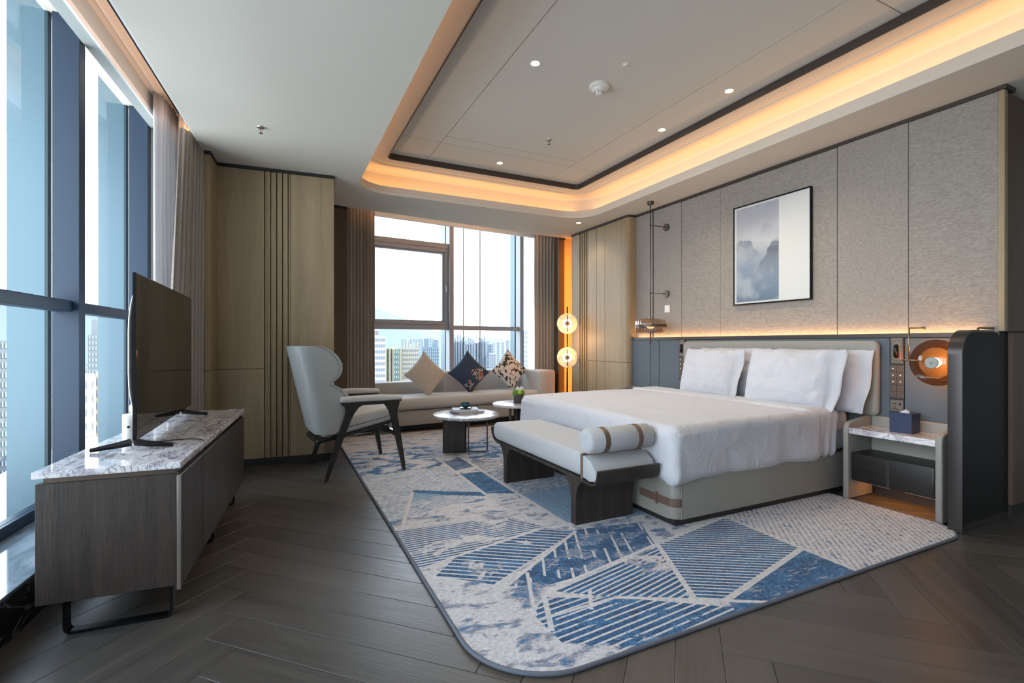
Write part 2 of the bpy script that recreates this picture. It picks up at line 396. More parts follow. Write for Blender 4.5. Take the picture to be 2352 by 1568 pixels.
for (a, b, c, d) in ((X0, 1.473, Y0, 1.70), (1.473, 2.995, Y0, 4.50), (2.995, X1, Y0, 1.62), (X0, 1.473, 1.70, 4.66), (2.995, X1, 1.62, 4.66), (1.473, 2.995, 4.50, 4.66), (X0, 1.473, 4.66, Y1), (1.473, 2.995, 4.66, Y1), (2.995, X1, 4.66, Y1)):
    finish('ceiling_panel', box(a + gp, b - gp, c + gp, d - gp, 3.15, 3.165), M['ceil'], ceil)
finish('soffit_edge', box(-.012, 0, -1.9, 5.3, HC, HT), M['whitepaint'], (fL := struct('trim_1', LO, AL, 'curtain pocket over the long glass wall')))
finish('pocket_top', box(-.56, 0, -1.9, 5.3, HT, HT + .02), M['cove'], fL)
finish('pelmet', box(-.38, -.29, -1.9, 4.98, 2.93, HT), plain('pelmet_grey', (.38, .40, .39), .7), fL)
finish('pelmet_lip', box(-.30, -.285, -1.9, 4.98, 2.915, 2.95), M['whitepaint'], fL)
finish('curtain_track', box(-.175, -.155, -1.9, 5.1, HT - .02, HT), M['black'], fL)
finish('curtain_track', box(-.245, -.235, -1.9, 5.1, HT - .008, HT), M['whitepaint'], fL)
fB = struct('trim_2', BO, AB, 'curtain pocket over the sofa window')
finish('soffit_edge', box(.45, 4.6, 0, .012, HC, HT), M['whitepaint'], fB)
finish('pocket_top', box(.45, 4.6, 0, 1.0, HT, HT + .02), M['cove'], fB)
finish('pelmet', box(.6, 4.4, .70, .75, 2.93, HT), M['whitepaint'], fB)
finish('light_block_slab', box(-2.6, 6.8, -2.2, 7.9, 3.4, 3.5), M['whitepaint'], ceil)  # unseen slab above the ceiling, added only to block light

# ---- window_1: long glass wall on the left
W1 = struct('window_1', LO, AL, 'floor to ceiling glass wall along the left side')
ms = [4.872 - 1.2 * k for k in range(6)]
for y in ms:
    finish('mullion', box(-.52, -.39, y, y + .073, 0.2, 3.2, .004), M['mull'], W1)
    finish('outer_fin', box(-.725, -.556, y + .01, y + .06, -3.2, 4.6), M['fin'], W1)
    finish('gasket', box(-.556, -.541, y + .008, y + .05, 0.2, 3.2), plain('gasket_teal', (.012, .04, .05), .5), W1)
for a, b in zip(ms[1:] + [-2.4], ms):
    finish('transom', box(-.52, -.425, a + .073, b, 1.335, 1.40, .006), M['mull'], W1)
    finish('pane', box(-.532, -.524, a + .073, b, .25, 1.335), M['pane'], W1)
    finish('pane', box(-.532, -.524, a + .073, b, 1.40, 3.2), M['pane'], W1)
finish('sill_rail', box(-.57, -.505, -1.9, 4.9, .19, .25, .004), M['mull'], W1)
finish('curb', box(-.60, -.18, -1.9, 5.2, 0, .175), M['curb'], W1)
finish('curb_top', box(-.60, -.175, -1.9, 5.2, .175, .19, .003), M['curbtop'], W1)
finish('end_wall', box(-.62, -.13, 5.02, 5.3, 0, 3.2), M['whitepaint'], W1); finish('end_reveal', box(-.13, .0, 4.93, 5.18, 0, 3.1), M['trim'], W1)
# ---- window_2: window behind the sofa
W2 = struct('window_2', BO, AB, 'window wall behind the sofa with opening sash')
mx = [-.05, 1.215, 2.47, 3.756, 5.03]
for x in mx[:4]:
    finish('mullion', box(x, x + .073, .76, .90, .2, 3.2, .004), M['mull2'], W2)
    finish('outer_fin', box(x + .01, x + .06, .95, 1.10, -3, 4.6), M['fin'], W2)
    finish('gasket', box(x + .02, x + .05, .905, .95, .2, 3.2), M['black'], W2)
for i in range(3):
    a, b = mx[i] + .073, mx[i + 1]
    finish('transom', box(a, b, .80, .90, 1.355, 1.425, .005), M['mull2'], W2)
    finish('pane', box(a, b, .904, .912, .45, 1.355), M['pane'], W2)
    if i == 1:
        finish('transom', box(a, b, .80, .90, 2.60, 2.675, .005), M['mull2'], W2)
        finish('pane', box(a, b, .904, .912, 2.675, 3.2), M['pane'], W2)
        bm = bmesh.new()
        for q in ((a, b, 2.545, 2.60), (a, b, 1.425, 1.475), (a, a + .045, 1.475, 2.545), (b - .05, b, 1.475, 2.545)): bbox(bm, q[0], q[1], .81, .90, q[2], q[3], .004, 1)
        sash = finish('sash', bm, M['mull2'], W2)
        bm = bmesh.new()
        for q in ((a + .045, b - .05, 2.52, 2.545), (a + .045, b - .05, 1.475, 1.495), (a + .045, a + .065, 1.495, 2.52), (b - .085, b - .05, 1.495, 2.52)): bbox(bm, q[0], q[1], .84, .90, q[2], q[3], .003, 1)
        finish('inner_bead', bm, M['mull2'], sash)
        finish('pane', box(a + .05, b - .06, .904, .912, 1.48, 2.54), M['pane'], sash)
        finish('sash_handle', box(b - .04, b - .025, .795, .812, 1.93, 2.03, .003), M['whitepaint'], sash)
    else: finish('pane', box(a, b, .904, .912, 1.425, 3.2), M['pane'], W2)
finish('curb', box(-.2, 4.3, .84, .98, 0, .45), M['whitepaint'], W2)
for x in (3.07, 3.39):
    o = finish('facade_cable', tube([fr_pt(BO, AB, x, 1.5, -30), fr_pt(BO, AB, x, 1.5, 20)], .009, n=6), M['black'])
    tag(o, 'thin dark cable hanging outside the window, ' + ('left one, above the leaf-print cushion gap' if x < 3.2 else 'right one, above the spotted cushion'), 'cable', 'facade cables outside the window')

# ---- panelled wood blocks
def panel(par, mat, *a, bev=.002): return finish('wood_panel', box(*a, bev, 1), mat, par)
WL = struct('wall_left', LO, AL, 'oak panelled pier with fluted strips beside the left curtain')
finish('pier_core', box(-.02, 1.04, 5.21, 6.2, 0, 3.3), M['trim'], WL)
for z0, z1 in ((.07, .908), (.912, 2.77)):
    panel(WL, M['oak'], .026, .431, 5.18, 5.21, z0, z1); panel(WL, M['oak'], .656, 1.048, 5.18, 5.21, z0, z1)
    panel(WL, M['oak'], .0, .045, 4.905, 5.18, z0, z1); panel(WL, M['oak'], 1.03, 1.05, 5.212, 6.16, z0, z1)
for a, b in ((.436, .481), (.486, .533), (.538, .583), (.588, .633), (.637, .653)):
    finish('fluted_strip', prism([(a, 5.197), (b - .012, 5.18), (b, 5.182), (b, 5.21), (a, 5.21)], 2, .07, 2.77), M['oak'], WL)
finish('top_trim', prism([(-.005, 4.898), (.05, 4.898), (.05, 5.172), (1.055, 5.172), (1.055, 6.2), (-.005, 6.2)], 2, 2.77, HC + .01), M['trim'], WL)
BL = struct('baseboard_left', LO, AL); finish('skirting', prism([(.005, 4.915), (.035, 4.915), (.035, 5.19), (1.04, 5.19), (1.04, 6.1), (.005, 6.1)], 2, 0, .07), M['trim'], BL)
WBk = struct('wall_back', BO, AB, 'brown panelled strips either side of the sofa window')
OB = M['oakb'] = wood('oak_veneer_brown', (.085, .056, .036), (.130, .088, .058), (1, 1, .045), .55, 60)
for a, b in ((.42, .76), (3.985, 4.095)):
    for z0, z1 in ((.07, .898), (.902, 2.77)): panel(WBk, OB, a, b, 0, .03, z0, z1)
    finish('top_trim', box(a, b + .006, -.008, .03, 2.77, HC), M['trim'], WBk)
    finish('skirting', box(a, b, .008, .03, 0, .07), M['trim'], WBk)
finish('return_wall', box(4.2, 6.8, .37, 1.2, 0, 3.3), M['whitepaint'], WBk); finish('niche_back', box(4.09, 5.0, .20, .24, 0, 3.0), M['whitepaint'], WBk); finish('niche_light_block', box(4.065, 4.092, .03, .24, 0, 3.0), OB, WBk)  # last board is added to stop the niche strip leaking light
finish('jamb_wall', box(-.6, .74, .35, 1.2, 0, 3.3), M['whitepaint'], WBk)
finish('pier_side', box(.38, .44, -.02, .4, 0, 3.3), M['trim'], WBk)
# right wood wall between window and headboard wall
WW = struct('wall_right', label='headboard wall: woven panels above, grey-blue padded dado, oak pier')
finish('pier_core', box(4.07, 4.6, 5.0, 6.26, 0, 3.3), M['trim'], WW)
for a, b in ((5.10, 5.439), (5.445, 5.631), (5.637, 5.833), (6.063, 6.27)):
    for z0, z1 in ((.07, .898), (.902, 2.77)): panel(WW, M['oak'], 4.05, 4.075, a, b, z0, z1)
for a, b in ((5.838, 5.888), (5.893, 5.943), (5.948, 6.0), (6.005, 6.058)):
    finish('fluted_strip', prism([(4.052, a), (4.05, a + .012), (4.066, b), (4.08, b), (4.08, a)], 2, .07, 2.77), M['oak'], WW)
cr = [(4.05, 5.10)] + [(4.10 - .05 * cos(R(t)), 4.995 - .05 * sin(R(t))) for t in range(0, 91, 15)] + [(4.21, 4.945), (4.21, 5.10)]
for z0, z1 in ((.07, .898), (.902, 2.77)): finish('corner_panel', prism(cr[::-1], 2, z0, z1), M['oak'], WW, True, 35)
cr2 = [(4.043, 6.28), (4.043, 4.995)] + [(4.10 - .057 * cos(R(t)), 4.995 - .057 * sin(R(t))) for t in range(15, 91, 15)] + [(4.16, 4.938), (4.168, 1.405), (4.3, 1.405), (4.3, 6.28)]
finish('top_trim', prism(cr2, 2, 2.772, HC + .01), plain('brown_trim', (.045, .034, .027), .5), WW)
finish('wall_core', box(4.20, 4.6, 1.46, 5.0, 0, 3.3), M['trim'], WW)
ys = [1.447, 1.941, 2.443, 3.622, 4.163, 4.627, 4.944]
for i in range(6):
    g0 = .004 if ys[i] == 2.443 else .0012; g1 = .004 if ys[i + 1] == 2.443 else .0012
    pr_ = (.0, .006, .0, .0, .006, .002)[i]
    finish('wallcovering_panel', box(4.178 - pr_, 4.20, ys[i] + g0, ys[i + 1] - g1, 1.205, 2.772, .003, 2), M['cover'], WW)
finish('thin_groove_rod', box(4.166, 4.18, 4.619, 4.631, 1.2, 2.77), M['trim'], WW)
for a, b in ((1.518, 1.932), (2.030, 4.033), (4.136, 4.450), (4.456, 4.600), (4.606, 4.944)):
    finish('dado_panel', box(4.11, 4.2, a, b, .06, 1.188, .003, 1), M['bluepanel'], WW)
finish('dado_cap', box(4.104, 4.132, 1.516, 4.944, 1.192, 1.222), plain('cap_metal', (.07, .06, .055), .4, .5), WW)
finish('dado_core', box(4.13, 4.2, 1.516, 4.944, 0, 1.19), M['trim'], WW)
finish('edge_panel', box(4.165, 4.21, 1.412, 1.446, 1.226, 2.77, .006, 2), M['oak'], WW)
for a, b in ((4.212, 4.498), (4.502, 5.4), (5.404, 6.4)):
    finish('end_wall_panel', box(a, b, 1.425, 1.46, 1.226, 2.77, .002, 1), OB, WW); finish('end_wall_panel', box(max(a, 4.325), b, 1.425, 1.46, .09, 1.222, .002, 1), OB, WW)
finish('end_wall_skirting', box(4.33, 6.4, 1.435, 1.46, 0, .09), M['trim'], WW)
WR = struct('wall_rear', label='plain walls behind the viewpoint')
finish('rear_panel', box(-2.2, 6.6, -2.05, -1.9, 0, 3.4), M['whitepaint'], WR); finish('side_panel', box(6.4, 6.6, -2.0, 2.0, 0, 3.4), M['whitepaint'], WR)
finish('outer_panel', box(4.6, 6.8, 1.47, 7.6, -.05, 3.4), M['trim'], WR)

# ================================================================== LARGE OBJECTS
def cor(z0, cx, cy_, x, y, a): return (cx + x * cos(a) - y * sin(a), cy_ + x * sin(a) + y * cos(a), z0)
# ---- rug
def rug_mat():
    g = G('woven_rug', .95, 0, .1); P = g.coord('Object'); X, Y, Z = g.xyz(P)
    nA = g.noise(P, 2.1, 4, .62, .5); nB = g.noise(g.coord('Object', (1, 1.9, 1), (0, 0, .45)), 5.2, 6, .72, .4); nC = g.noise(P, 62, 3, .7); nD = g.noise(g.coord('Object', (1, 5, 1), (0, 0, .5)), 9, 5, .7)
    edge = nC * .16 - .08
    pale = g.mix(g.smooth(nC, .3, .7), (.46, .44, .45), (.73, .70, .705))
    pale = g.mix(g.smooth(Y + nB * .8, 5.2, 5.9) * .55, pale, (.40, .33, .27))  # warm reflected light near the sofa, painted into the pale pile
    blue = g.ramp(nC * .55 + nB * .45, ((.38, (.006, .026, .066)), (.49, (.012, .080, .20)), (.60, (.045, .19, .38))))
    grey = g.mix(g.smooth(nC, .3, .7), (.17, .18, .24), (.36, .36, .42))
    lblue = g.mix(g.smooth(nC, .3, .7), (.10, .20, .32), (.30, .42, .54))
    # default: pale ground with mottled grey and blue drifts
    d = nB + edge
    col = g.mix(g.smooth(d, .53, .56), pale, grey); col = g.mix(g.smooth(d, .60, .62), col, blue)
    def poly(pts):
        m = None
        for i in range(len(pts)):
            (x1, y1), (x2, y2) = pts[i], pts[(i + 1) % len(pts)]; nx_, ny_ = -(y2 - y1), x2 - x1; L = sqrt(nx_ * nx_ + ny_ * ny_); nx_ /= L; ny_ /= L
            s = (X * nx_ + Y * ny_) > (x1 * nx_ + y1 * ny_)
            m = s if m is None else m * s
        return m
    def stripes(ang, pitch, duty, off=0.):
        a = R(ang); t = (X * (-sin(a) / pitch) + Y * (cos(a) / pitch) + off).fract(); return t < duty
    def seg(p, q, wd):
        L = sqrt((q[0] - p[0]) ** 2 + (q[1] - p[1]) ** 2); ux, uy = (q[0] - p[0]) / L, (q[1] - p[1]) / L
        along = X * ux + Y * uy; a0 = p[0] * ux + p[1] * uy; perp = (X * -uy + Y * ux - (p[0] * -uy + p[1] * ux)).abs()
        return (perp < wd) * (along > a0) * (along < a0 + L)
    keep = g.smooth(nA + edge * .5, .60, .57)           # where drifts of pale pile cover the pattern
    keep2 = g.smooth(nB + edge, .60, .57)
    def region(m, c, k=None):
        nonlocal col
        col = g.mix(m if k is None else m * k, col, c)
    # far field: fine hatch, blue drifts
    hatch = lambda a, p, du, c1, c2: g.mix(stripes(a, p, du), c1, c2)
    kH = g.smooth(nD + edge, .44, .50)
    region(poly([(.6, 3.1), (1.42, 3.35), (1.44, 4.3), (.6, 4.3)]), hatch(18, .034, .55, lblue, pale), kH)
    region(poly([(.6, 4.25), (1.44, 4.35), (1.5, 5.2), (.6, 5.3)]), blue, g.smooth(nB + edge, .50, .54))
    region(poly([(.93, 3.62), (1.42, 3.33), (1.44, 3.42), (.95, 3.72)]), blue)
    region(poly([(.75, 3.2), (1.42, 3.25), (1.2, 3.45), (.94, 3.66)]), lblue, g.smooth(Y + nB * .4, 3.62, 3.72))
    region(poly([(1.41, 3.42), (1.63, 3.30), (1.63, 4.0), (1.42, 4.0)]), g.mix(g.smooth(nD, .40, .46), lblue, blue))
    region(poly([(1.43, 4.12), (1.65, 4.20), (1.65, 4.60), (1.43, 4.45)]), g.mix(g.smooth(nD, .5, .56), blue, grey))
    region(poly([(1.70, 4.4), (2.1, 4.3), (2.2, 5.3), (1.9, 5.25)]), blue, g.smooth(nB + edge, .46, .5))
    region(poly([(1.66, 2.62), (2.3, 2.5), (2.3, 3.35), (1.66, 3.25)]), lblue)
    region(poly([(1.66, 3.25), (2.3, 3.35), (2.3, 4.3), (1.66, 4.3)]), hatch(18, .03, .5, blue, pale), kH)
    # fine hatch field left
    region(poly([(.62, 2.40), (.86, 2.465), (1.50, 2.62), (1.35, 2.90), (.62, 2.95)]), hatch(-2, .028, .50, blue, pale), g.smooth(nA + edge * .5, .55, .52))
    # dark striped triangle
    region(poly([(.92, 2.10), (1.637, 2.49), (1.474, 2.607), (.862, 2.463), (.7, 2.30)]), hatch(-30, .052, .72, pale, blue) if 0 else g.mix(stripes(-34.5, .040, .30), blue, pale), keep)
    # dashed field
    region(poly([(1.10, 1.98), (1.457, 2.0), (1.959, 2.123), (2.10, 2.42), (1.637, 2.50), (.96, 2.07)]), g.mix(stripes(63.5, .070, .20) * g.smooth(g.noise(g.coord('Object', (1, 1, 1)), 5.5, 1), .47, .475), blue, pale), g.smooth(nB + edge, .56, .53))
    # right striped field
    region(poly([(1.959, 2.123), (1.68, 1.58), (1.803, 1.537), (2.608, 1.72), (2.642, 2.206), (2.573, 2.26)]), g.mix(stripes(-31, .031, .32), blue, pale), g.smooth(nB + edge, .64, .61))
    # lower striped fans
    region(poly([(1.122, 1.94), (1.44, 1.70), (1.68, 1.58), (1.959, 2.123), (1.457, 2.0)]), g.mix(stripes(12.6, .030, .36), blue, pale), keep)
    region(poly([(.98, 1.40), (2.0, 1.40), (1.93, 1.44), (1.594, 1.62), (1.36, 1.76), (1.12, 1.93), (.97, 1.80)]), g.mix(stripes(5, .036, .30) * g.smooth(nB, .58, .56), blue, pale), g.smooth(nA + edge * .6 - (X - 1.2) * .25, .52, .48))
    # solid triangle
    region(poly([(2.608, 1.72), (1.803, 1.537), (1.75, 1.43), (2.611, 1.40)]), g.mix(g.smooth(nD + edge, .58, .60), blue, grey))
    # pale hatch field to the right
    dots = stripes(46, .031, .42) * stripes(-44, .026, .72)
    nF = g.noise(g.coord('Object', (5, 1.2, 1), (0, 0, -.35)), 8, 4, .7)
    region(poly([(2.611, 1.40), (3.8, 1.40), (3.8, 2.3), (2.66, 2.3)]), g.mix(dots * g.smooth(nD + nB * .3 + edge, .56, .62), pale, grey))
    region(poly([(2.611, 1.40), (3.8, 1.40), (3.8, 2.3), (2.66, 2.3)]), blue, g.smooth(nF + nB * .4 + edge * .6, .80, .82) * stripes(46, .031, .7))
    # pale construction lines
    lines = None
    for p, q, wd in (((1.959, 2.123), (1.12, 1.94), .011), ((2.082, 2.40), (1.66, 1.56), .014), ((1.959, 2.123), (2.60, 2.25), .013), ((1.637, 2.484), (.90, 2.02), .011),
                     ((1.474, 2.607), (.80, 2.45), .011), ((2.642, 2.206), (2.611, 1.40), .012), ((2.608, 1.72), (1.78, 1.52), .016), ((1.36, 1.76), (2.0, 1.40), .012),
                     ((1.655, 4.65), (1.64, 2.50), .014), ((1.415, 3.30), (1.43, 4.7), .014), ((.93, 3.66), (.70, 3.0), .012), ((.90, 1.75), (1.36, 1.755), .009), ((1.12, 2.14), (.97, 1.78), .009), ((1.09, 1.92), (.98, 1.66), .012), ((1.30, 1.86), (1.21, 1.72), .009)):
        s = seg(p, q, wd); lines = s if lines is None else lines.mx(s)
    col = g.mix(lines, col, pale)
    blob = g.smooth(nA + edge * .5, .64, .62)
    g.color(col); g.bump(g.noise(P, 420, 2), .004, .8); g.b.inputs['Sheen Weight'].default_value = .2
    return g.m
RR = (.33, .22, .05, .05)
bm = prism(rrect(RUG[0], RUG[1], RUG[2], RUG[3], RR, 14), 2, .0005, .012)
rug = finish('area_rug', bm, rug_mat()); tag(rug, 'blue and ivory abstract patterned rug with rounded corners under the bed', 'rug')
o = finish('rug_binding', tube([(x, y, .007) for x, y in rrect(RUG[0], RUG[1], RUG[2], RUG[3], RR, 14)], .0085, n=8, closed=True), plain('binding', (.11, .12, .15), .8), rug, True); o['label'] = 'grey-blue bound edge'

# ---- bed
bed = thing('bed', 'wide double bed with taupe leather base and padded headboard', 'bed', (2.2, 3.255, 0))
L_ = lambda x: x - 2.2
finish('plinth', box(.03, 1.86, -.98, .98, .012, .055), M['trim'], bed)
finish('base', prism(rrect(0, 1.88, -1.005, 1.005, (.055, .02, .02, .055), 6), 2, .055, .315, bev=.012), M['leather'], bed, True, 40)
o = finish('base_seam', tube([(.058, -1.006, .06), (.058, -1.006, .31)], .002, n=5), M['leather'], bed)
st = [( -.004, -.69)] + [(-.004, -.95)] + [(.052 - .059 * cos(R(t)), -.95 - .059 * sin(R(t))) for t in range(10, 91, 10)] + [(.055, -1.009)]
st2 = [(x + .004, y + .004) for x, y in st]
o = finish('corner_strap', prism(st + st2[::-1], 2, .135, .185), M['strap'], bed); o['label'] = 'brown leather strap around the foot corner'
finish('strap_loop', box(-.009, -.003, -.86, -.845, .122, .198), M['strap'], bed)
hb = finish('headboard', softbox(L_(4.045), L_(4.108), -1.175, .765, .60, 1.172, (.028, .045, .045), (1, 14, 8), 4), M['leather'], bed, True); hb['label'] = 'padded taupe leather headboard panel'
finish('mattress', softbox(.02, 1.845, -.985, .985, .32, .63, .06, (6, 6, 2), 3), M['linen'], bed, True)
# duvet
def duv(p, n):
    x, y, z = p; s = noise.noise(V((x * 3, y * 3, z * 3))); side = abs(n.y) > .5 or n.x < -.5
    f = 0
    if side or z < .56:
        k = max(0, min(1, (.62 - z) / .25)); ph = (x * 9 if abs(n.y) > .5 else y * 9)
        f = .010 * k * noise.noise(V((x * 2.2 + 3, y * 2.2, z * 1.3))) * 3 + .004 * k * sin(ph * 2.2 + z * 9 + 3 * s)
        if x > 3.55: f += .007 * sin(x * 110 + 2 * s) * k
    else: f = .006 * noise.noise(V((x * 2.6, y * 2.2, 0))) + .0025 * noise.noise(V((x * 12, y * 5, 1)))
    q = p + n * f
    if z < .36: q.z += .012 * noise.noise(V((x * 3, y * 3, 5))) - .004
    # bunched corner falling at the near foot end
    dc = sqrt((x - 2.2) ** 2 + (y - 2.23) ** 2)
    if dc < .22 and z < .60:
        t = 1 - dc / .22; k = (.60 - z) / .3; q += V((-.030, -.016, -.026)) * t * k; q += V((1, -1, 0)).normalized() * .012 * sin((x + y) * 60) * t * k
    if z > .60: q.z += .012 * (1 - abs(y - 3.255) / 1.0) - .012 * max(0, (2.6 - x) / .4)
    return q
dv = finish('duvet', softbox(2.165, 3.62, 2.215, 4.30, .292, .648, (.06, .06, .07), (36, 48, 9), 5, duv), M['linen'], None, True); tag(dv, 'white duvet draped over the bed', 'duvet')
def duv2(p, n):
    x, y, z = p; k = max(0, min(1, (.62 - z) / .25)); f = .0065 * sin(x * 85 + 3 * noise.noise(V((x * 3, y * 2, z * 3)))) * k if abs(n.y) > .4 else .004 * noise.noise(V((x * 6, y * 3, 0)))
    q = p + n * f; q.x += .028 * noise.noise(V((y * 1.6, z * 3, 2))); return q
o = finish('turned_back_edge', softbox(3.50, 3.86, 2.222, 4.29, .285, .668, (.05, .10, .07), (18, 40, 9), 4, duv2), M['linen'], dv, True); o['label'] = 'turned-back gathered top edge'
def pillow(name, label, w, h, t, loc, lean, rz, seed, group='white bed pillows'):
    bm = bmesh.new(); nx_, ny_ = 44, 30; G_ = []
    for s in (1, -1):
        row = []
        for i in range(nx_ + 1):
            cl = []
            for j in range(ny_ + 1):
                u, v = -1 + 2 * i / nx_, -1 + 2 * j / ny_
                pin = 1 - .055 * (abs(u) ** 3) * (1 - v * v) * 0
                X_ = u * w / 2 * (1 - .04 * (1 - v * v) * -1) ; Z_ = v * h / 2 * (1 - .05 * (1 - u * u) * -1) * 1.0
                uu, vv = min(1, abs(u) / (.80 if u < 0 else .94)), min(1, abs(v) / .965)
                th = t / 2 * ((1 - uu ** 2.6) ** .55) * ((1 - vv ** 2.4) ** .55)
                nz = noise.noise(V((u * 2.2 + seed, v * 2.2, s))) * .014 + noise.noise(V((u * 7 + seed, v * 5, s))) * .007 * (1 + (u < -.5))
                cl.append((X_ - .02 * v * (u < -.8), s * (th + .003 + nz * (th > .004)) + .010 * sin(v * 5 + seed) * max(0, -u - .78) * 5, Z_ + nz * .8 + .012 * abs(u) ** 4 * (1 if v > 0 else -1)))
            row.append(cl)
        G_.append(row)
    vs = [[[None] * (ny_ + 1) for _ in range(nx_ + 1)] for _ in range(2)]
    for s in range(2):
        for i in range(nx_ + 1):
            for j in range(ny_ + 1):
                vs[s][i][j] = bm.verts.new(G_[s][i][j])
    for s in range(2):
        for i in range(nx_):
            for j in range(ny_): bm.faces.new((vs[s][i][j], vs[s][i + 1][j], vs[s][i + 1][j + 1], vs[s][i][j + 1]))
    for i in range(nx_):
        for j in (0, ny_): bm.faces.new((vs[0][i][j], vs[0][i + 1][j], vs[1][i + 1][j], vs[1][i][j]))
    for j in range(ny_):
        for i in (0, nx_): bm.faces.new((vs[0][i][j], vs[0][i][j + 1], vs[1][i][j + 1], vs[1][i][j]))
    o = finish(name, bm, M['linen'], None, True); o.location = loc
    o.rotation_euler = Matrix.Rotation(rz, 3, 'Z').to_4x4().to_3x3().to_euler() if 0 else (Matrix.Rotation(rz, 3, 'Z') @ Matrix.Rotation(lean, 3, 'X')).to_euler()
    tag(o, label, 'pillow', group); return o
# local x = width, z = height, y = thickness; rz turns width along the wall
pillow('bed_pillow', 'white pillow at the back, leaning on the headboard between the two front pillows', .78, .46, .14, (3.985, 3.33, .862), R(7), R(90), 1)
pillow('bed_pillow', 'white pillow at the back, nearest the tissue box', .74, .46, .14, (3.97, 2.475, .862), R(9), R(91), 5)
pillow('bed_pillow', 'white front pillow on the window side', .70, .45, .17, (3.81, 3.43, .862), R(14), R(88), 9)
pillow('bed_pillow', 'white front pillow on the near side, largest in view', .77, .46, .18, (3.79, 2.585, .866), R(14), R(91), 13)

# ---- bench
bench = thing('bed_bench', 'upholstered bench with dark bent-wood legs at the foot of the bed', 'bench', (1.9, 3.09, .012))
bx0, bx1 = -.235, .235
def yz(l): return [(y - 3.09, z - .012) for y, z in l]
out = [(2.300, .405), (2.307, .36), (2.325, .325), (2.36, .305), (2.40, .303), (2.47, .312), (3.74, .312), (3.80, .33), (3.845, .375), (3.858, .43)]
inn = [(y + (.012 if y < 2.4 else (-.012 if y > 3.76 else 0)), z + (.015 if 2.33 < y < 3.8 else .004)) for y, z in out]
finish('tray', prism(yz(out) + yz(inn)[::-1], 0, bx0, bx1, bev=.002, seg=1), M['darkoak'], bench)
def cush(p, n):
    x, y, z = p; return p + n * .002 * noise.noise(V((x * 5, y * 5, z * 5)))
finish('seat_cushion', softbox(bx0 + .004, bx1 - .004, 2.478 - 3.09, 3.845 - 3.09, .318, .464, (.03, .07, .07), (3, 12, 2), 5, cush), M['benchfab'], bench, True)
nose = [(2.47, .32), (2.47, .455), (2.44, .452), (2.40, .44), (2.365, .415), (2.34, .38), (2.328, .35), (2.335, .33), (2.36, .318), (2.40, .315)]
finish('cushion_nose', prism([(y - 3.09, z) for y, z in nose], 0, bx0 + .006, bx1 - .006, bev=.012, seg=3), M['benchfab'], bench, True, 50)
finish('cushion_strap', box(bx0 + .001, bx1 - .001, 2.468 - 3.09, 2.490 - 3.09, .31, .467, .006, 1), M['strap'], bench)
for yc in (2.585, 3.60):
    y0 = yc - 3.09; P1 = []
    for s in (-1, 1):
        arc = [(y0 + s * (.022 + .10 * (1 - sin(R(t)))), .30 - .10 + .10 * cos(R(t)) - .10 * 0) for t in range(0, 91, 15)]
        side = [(y0 + s * .002, 0), (y0 + s * .028, 0), (y0 + s * .028, .16)] + [(y0 + s * (.028 + .11 * (1 - cos(R(t)))), .16 + .14 * sin(R(t))) for t in range(15, 91, 15)] + [(y0 + s * .002, .30)]
        if s < 0: side = side[::-1]
        finish('leg_slab', prism(side, 0, bx0 + .015, bx1 - .005, bev=.0015, seg=1), M['darkoak'], bench)
roll = thing('bolster', 'pale grey roll bolster with two brown bands on the near end of the bench', 'cushion', (1.9, 2.425, .5615))
r_ = .0765
finish('roll', lathe([(.03, -.24), (.055, -.243), (r_ - .010, -.236), (r_, -.222), (r_ + .001, 0), (r_, .222), (r_ - .010, .236), (.055, .243), (.03, .24)], 40, axis='x'), M['benchfab'], roll, True, 60)
for x in (-.125, .125): finish('band', lathe([(r_ - .003, x - .019), (r_ + .0025, x - .017), (r_ + .0025, x + .017), (r_ - .003, x + .019)], 40, axis='x', cap=False), M['strap'], roll, True, 50)

# ---- sofa (back-wall frame)
sofa = thing('sofa', 'long taupe window sofa with low ledge and one high arm', 'sofa', (0, 6.084, 0), AB)
finish('plinth', box(1.34, 3.75, .09, .8, .012, .07), M['trim'], sofa)
finish('base', softbox(1.30, 3.80, .03, .80, .07, .27, .02, (6, 4, 2), 2), M['seatfab'], sofa, True)
def seatf(p, n): return p + V((0, 0, .006 * noise.noise(V((p.x * 2, p.y * 3, 0)))))
finish('seat_cushion', softbox(1.29, 3.62, -.02, .66, .275, .435, (.05, .07, .065), (20, 6, 1), 4, seatf), M['sofafab'], sofa, True)
finish('low_ledge', softbox(1.27, 2.30, .60, .82, .30, .60, (.02, .02, .015), (4, 2, 3), 2), M['seatfab'], sofa, True)
bm = softbox(2.02, 3.72, .62, .82, .30, .735, (.05, .05, .04), (14, 2, 6), 4, lambda p, n: p + V((max(0, .73 - p.z) * .6 * (p.x < 2.3) * -.4, 0, 0)))
finish('backrest', bm, M['sofafab'], sofa, True)
finish('arm', softbox(3.60, 3.90, -.04, .28, .07, .74, (.045, .045, .04), (3, 3, 8), 4), M['sofafab'], sofa, True)
finish('arm_return', softbox(3.60, 3.73, .2, .80, .30, .738, (.04, .04, .04), (2, 4, 6), 4), M['sofafab'], sofa, True)
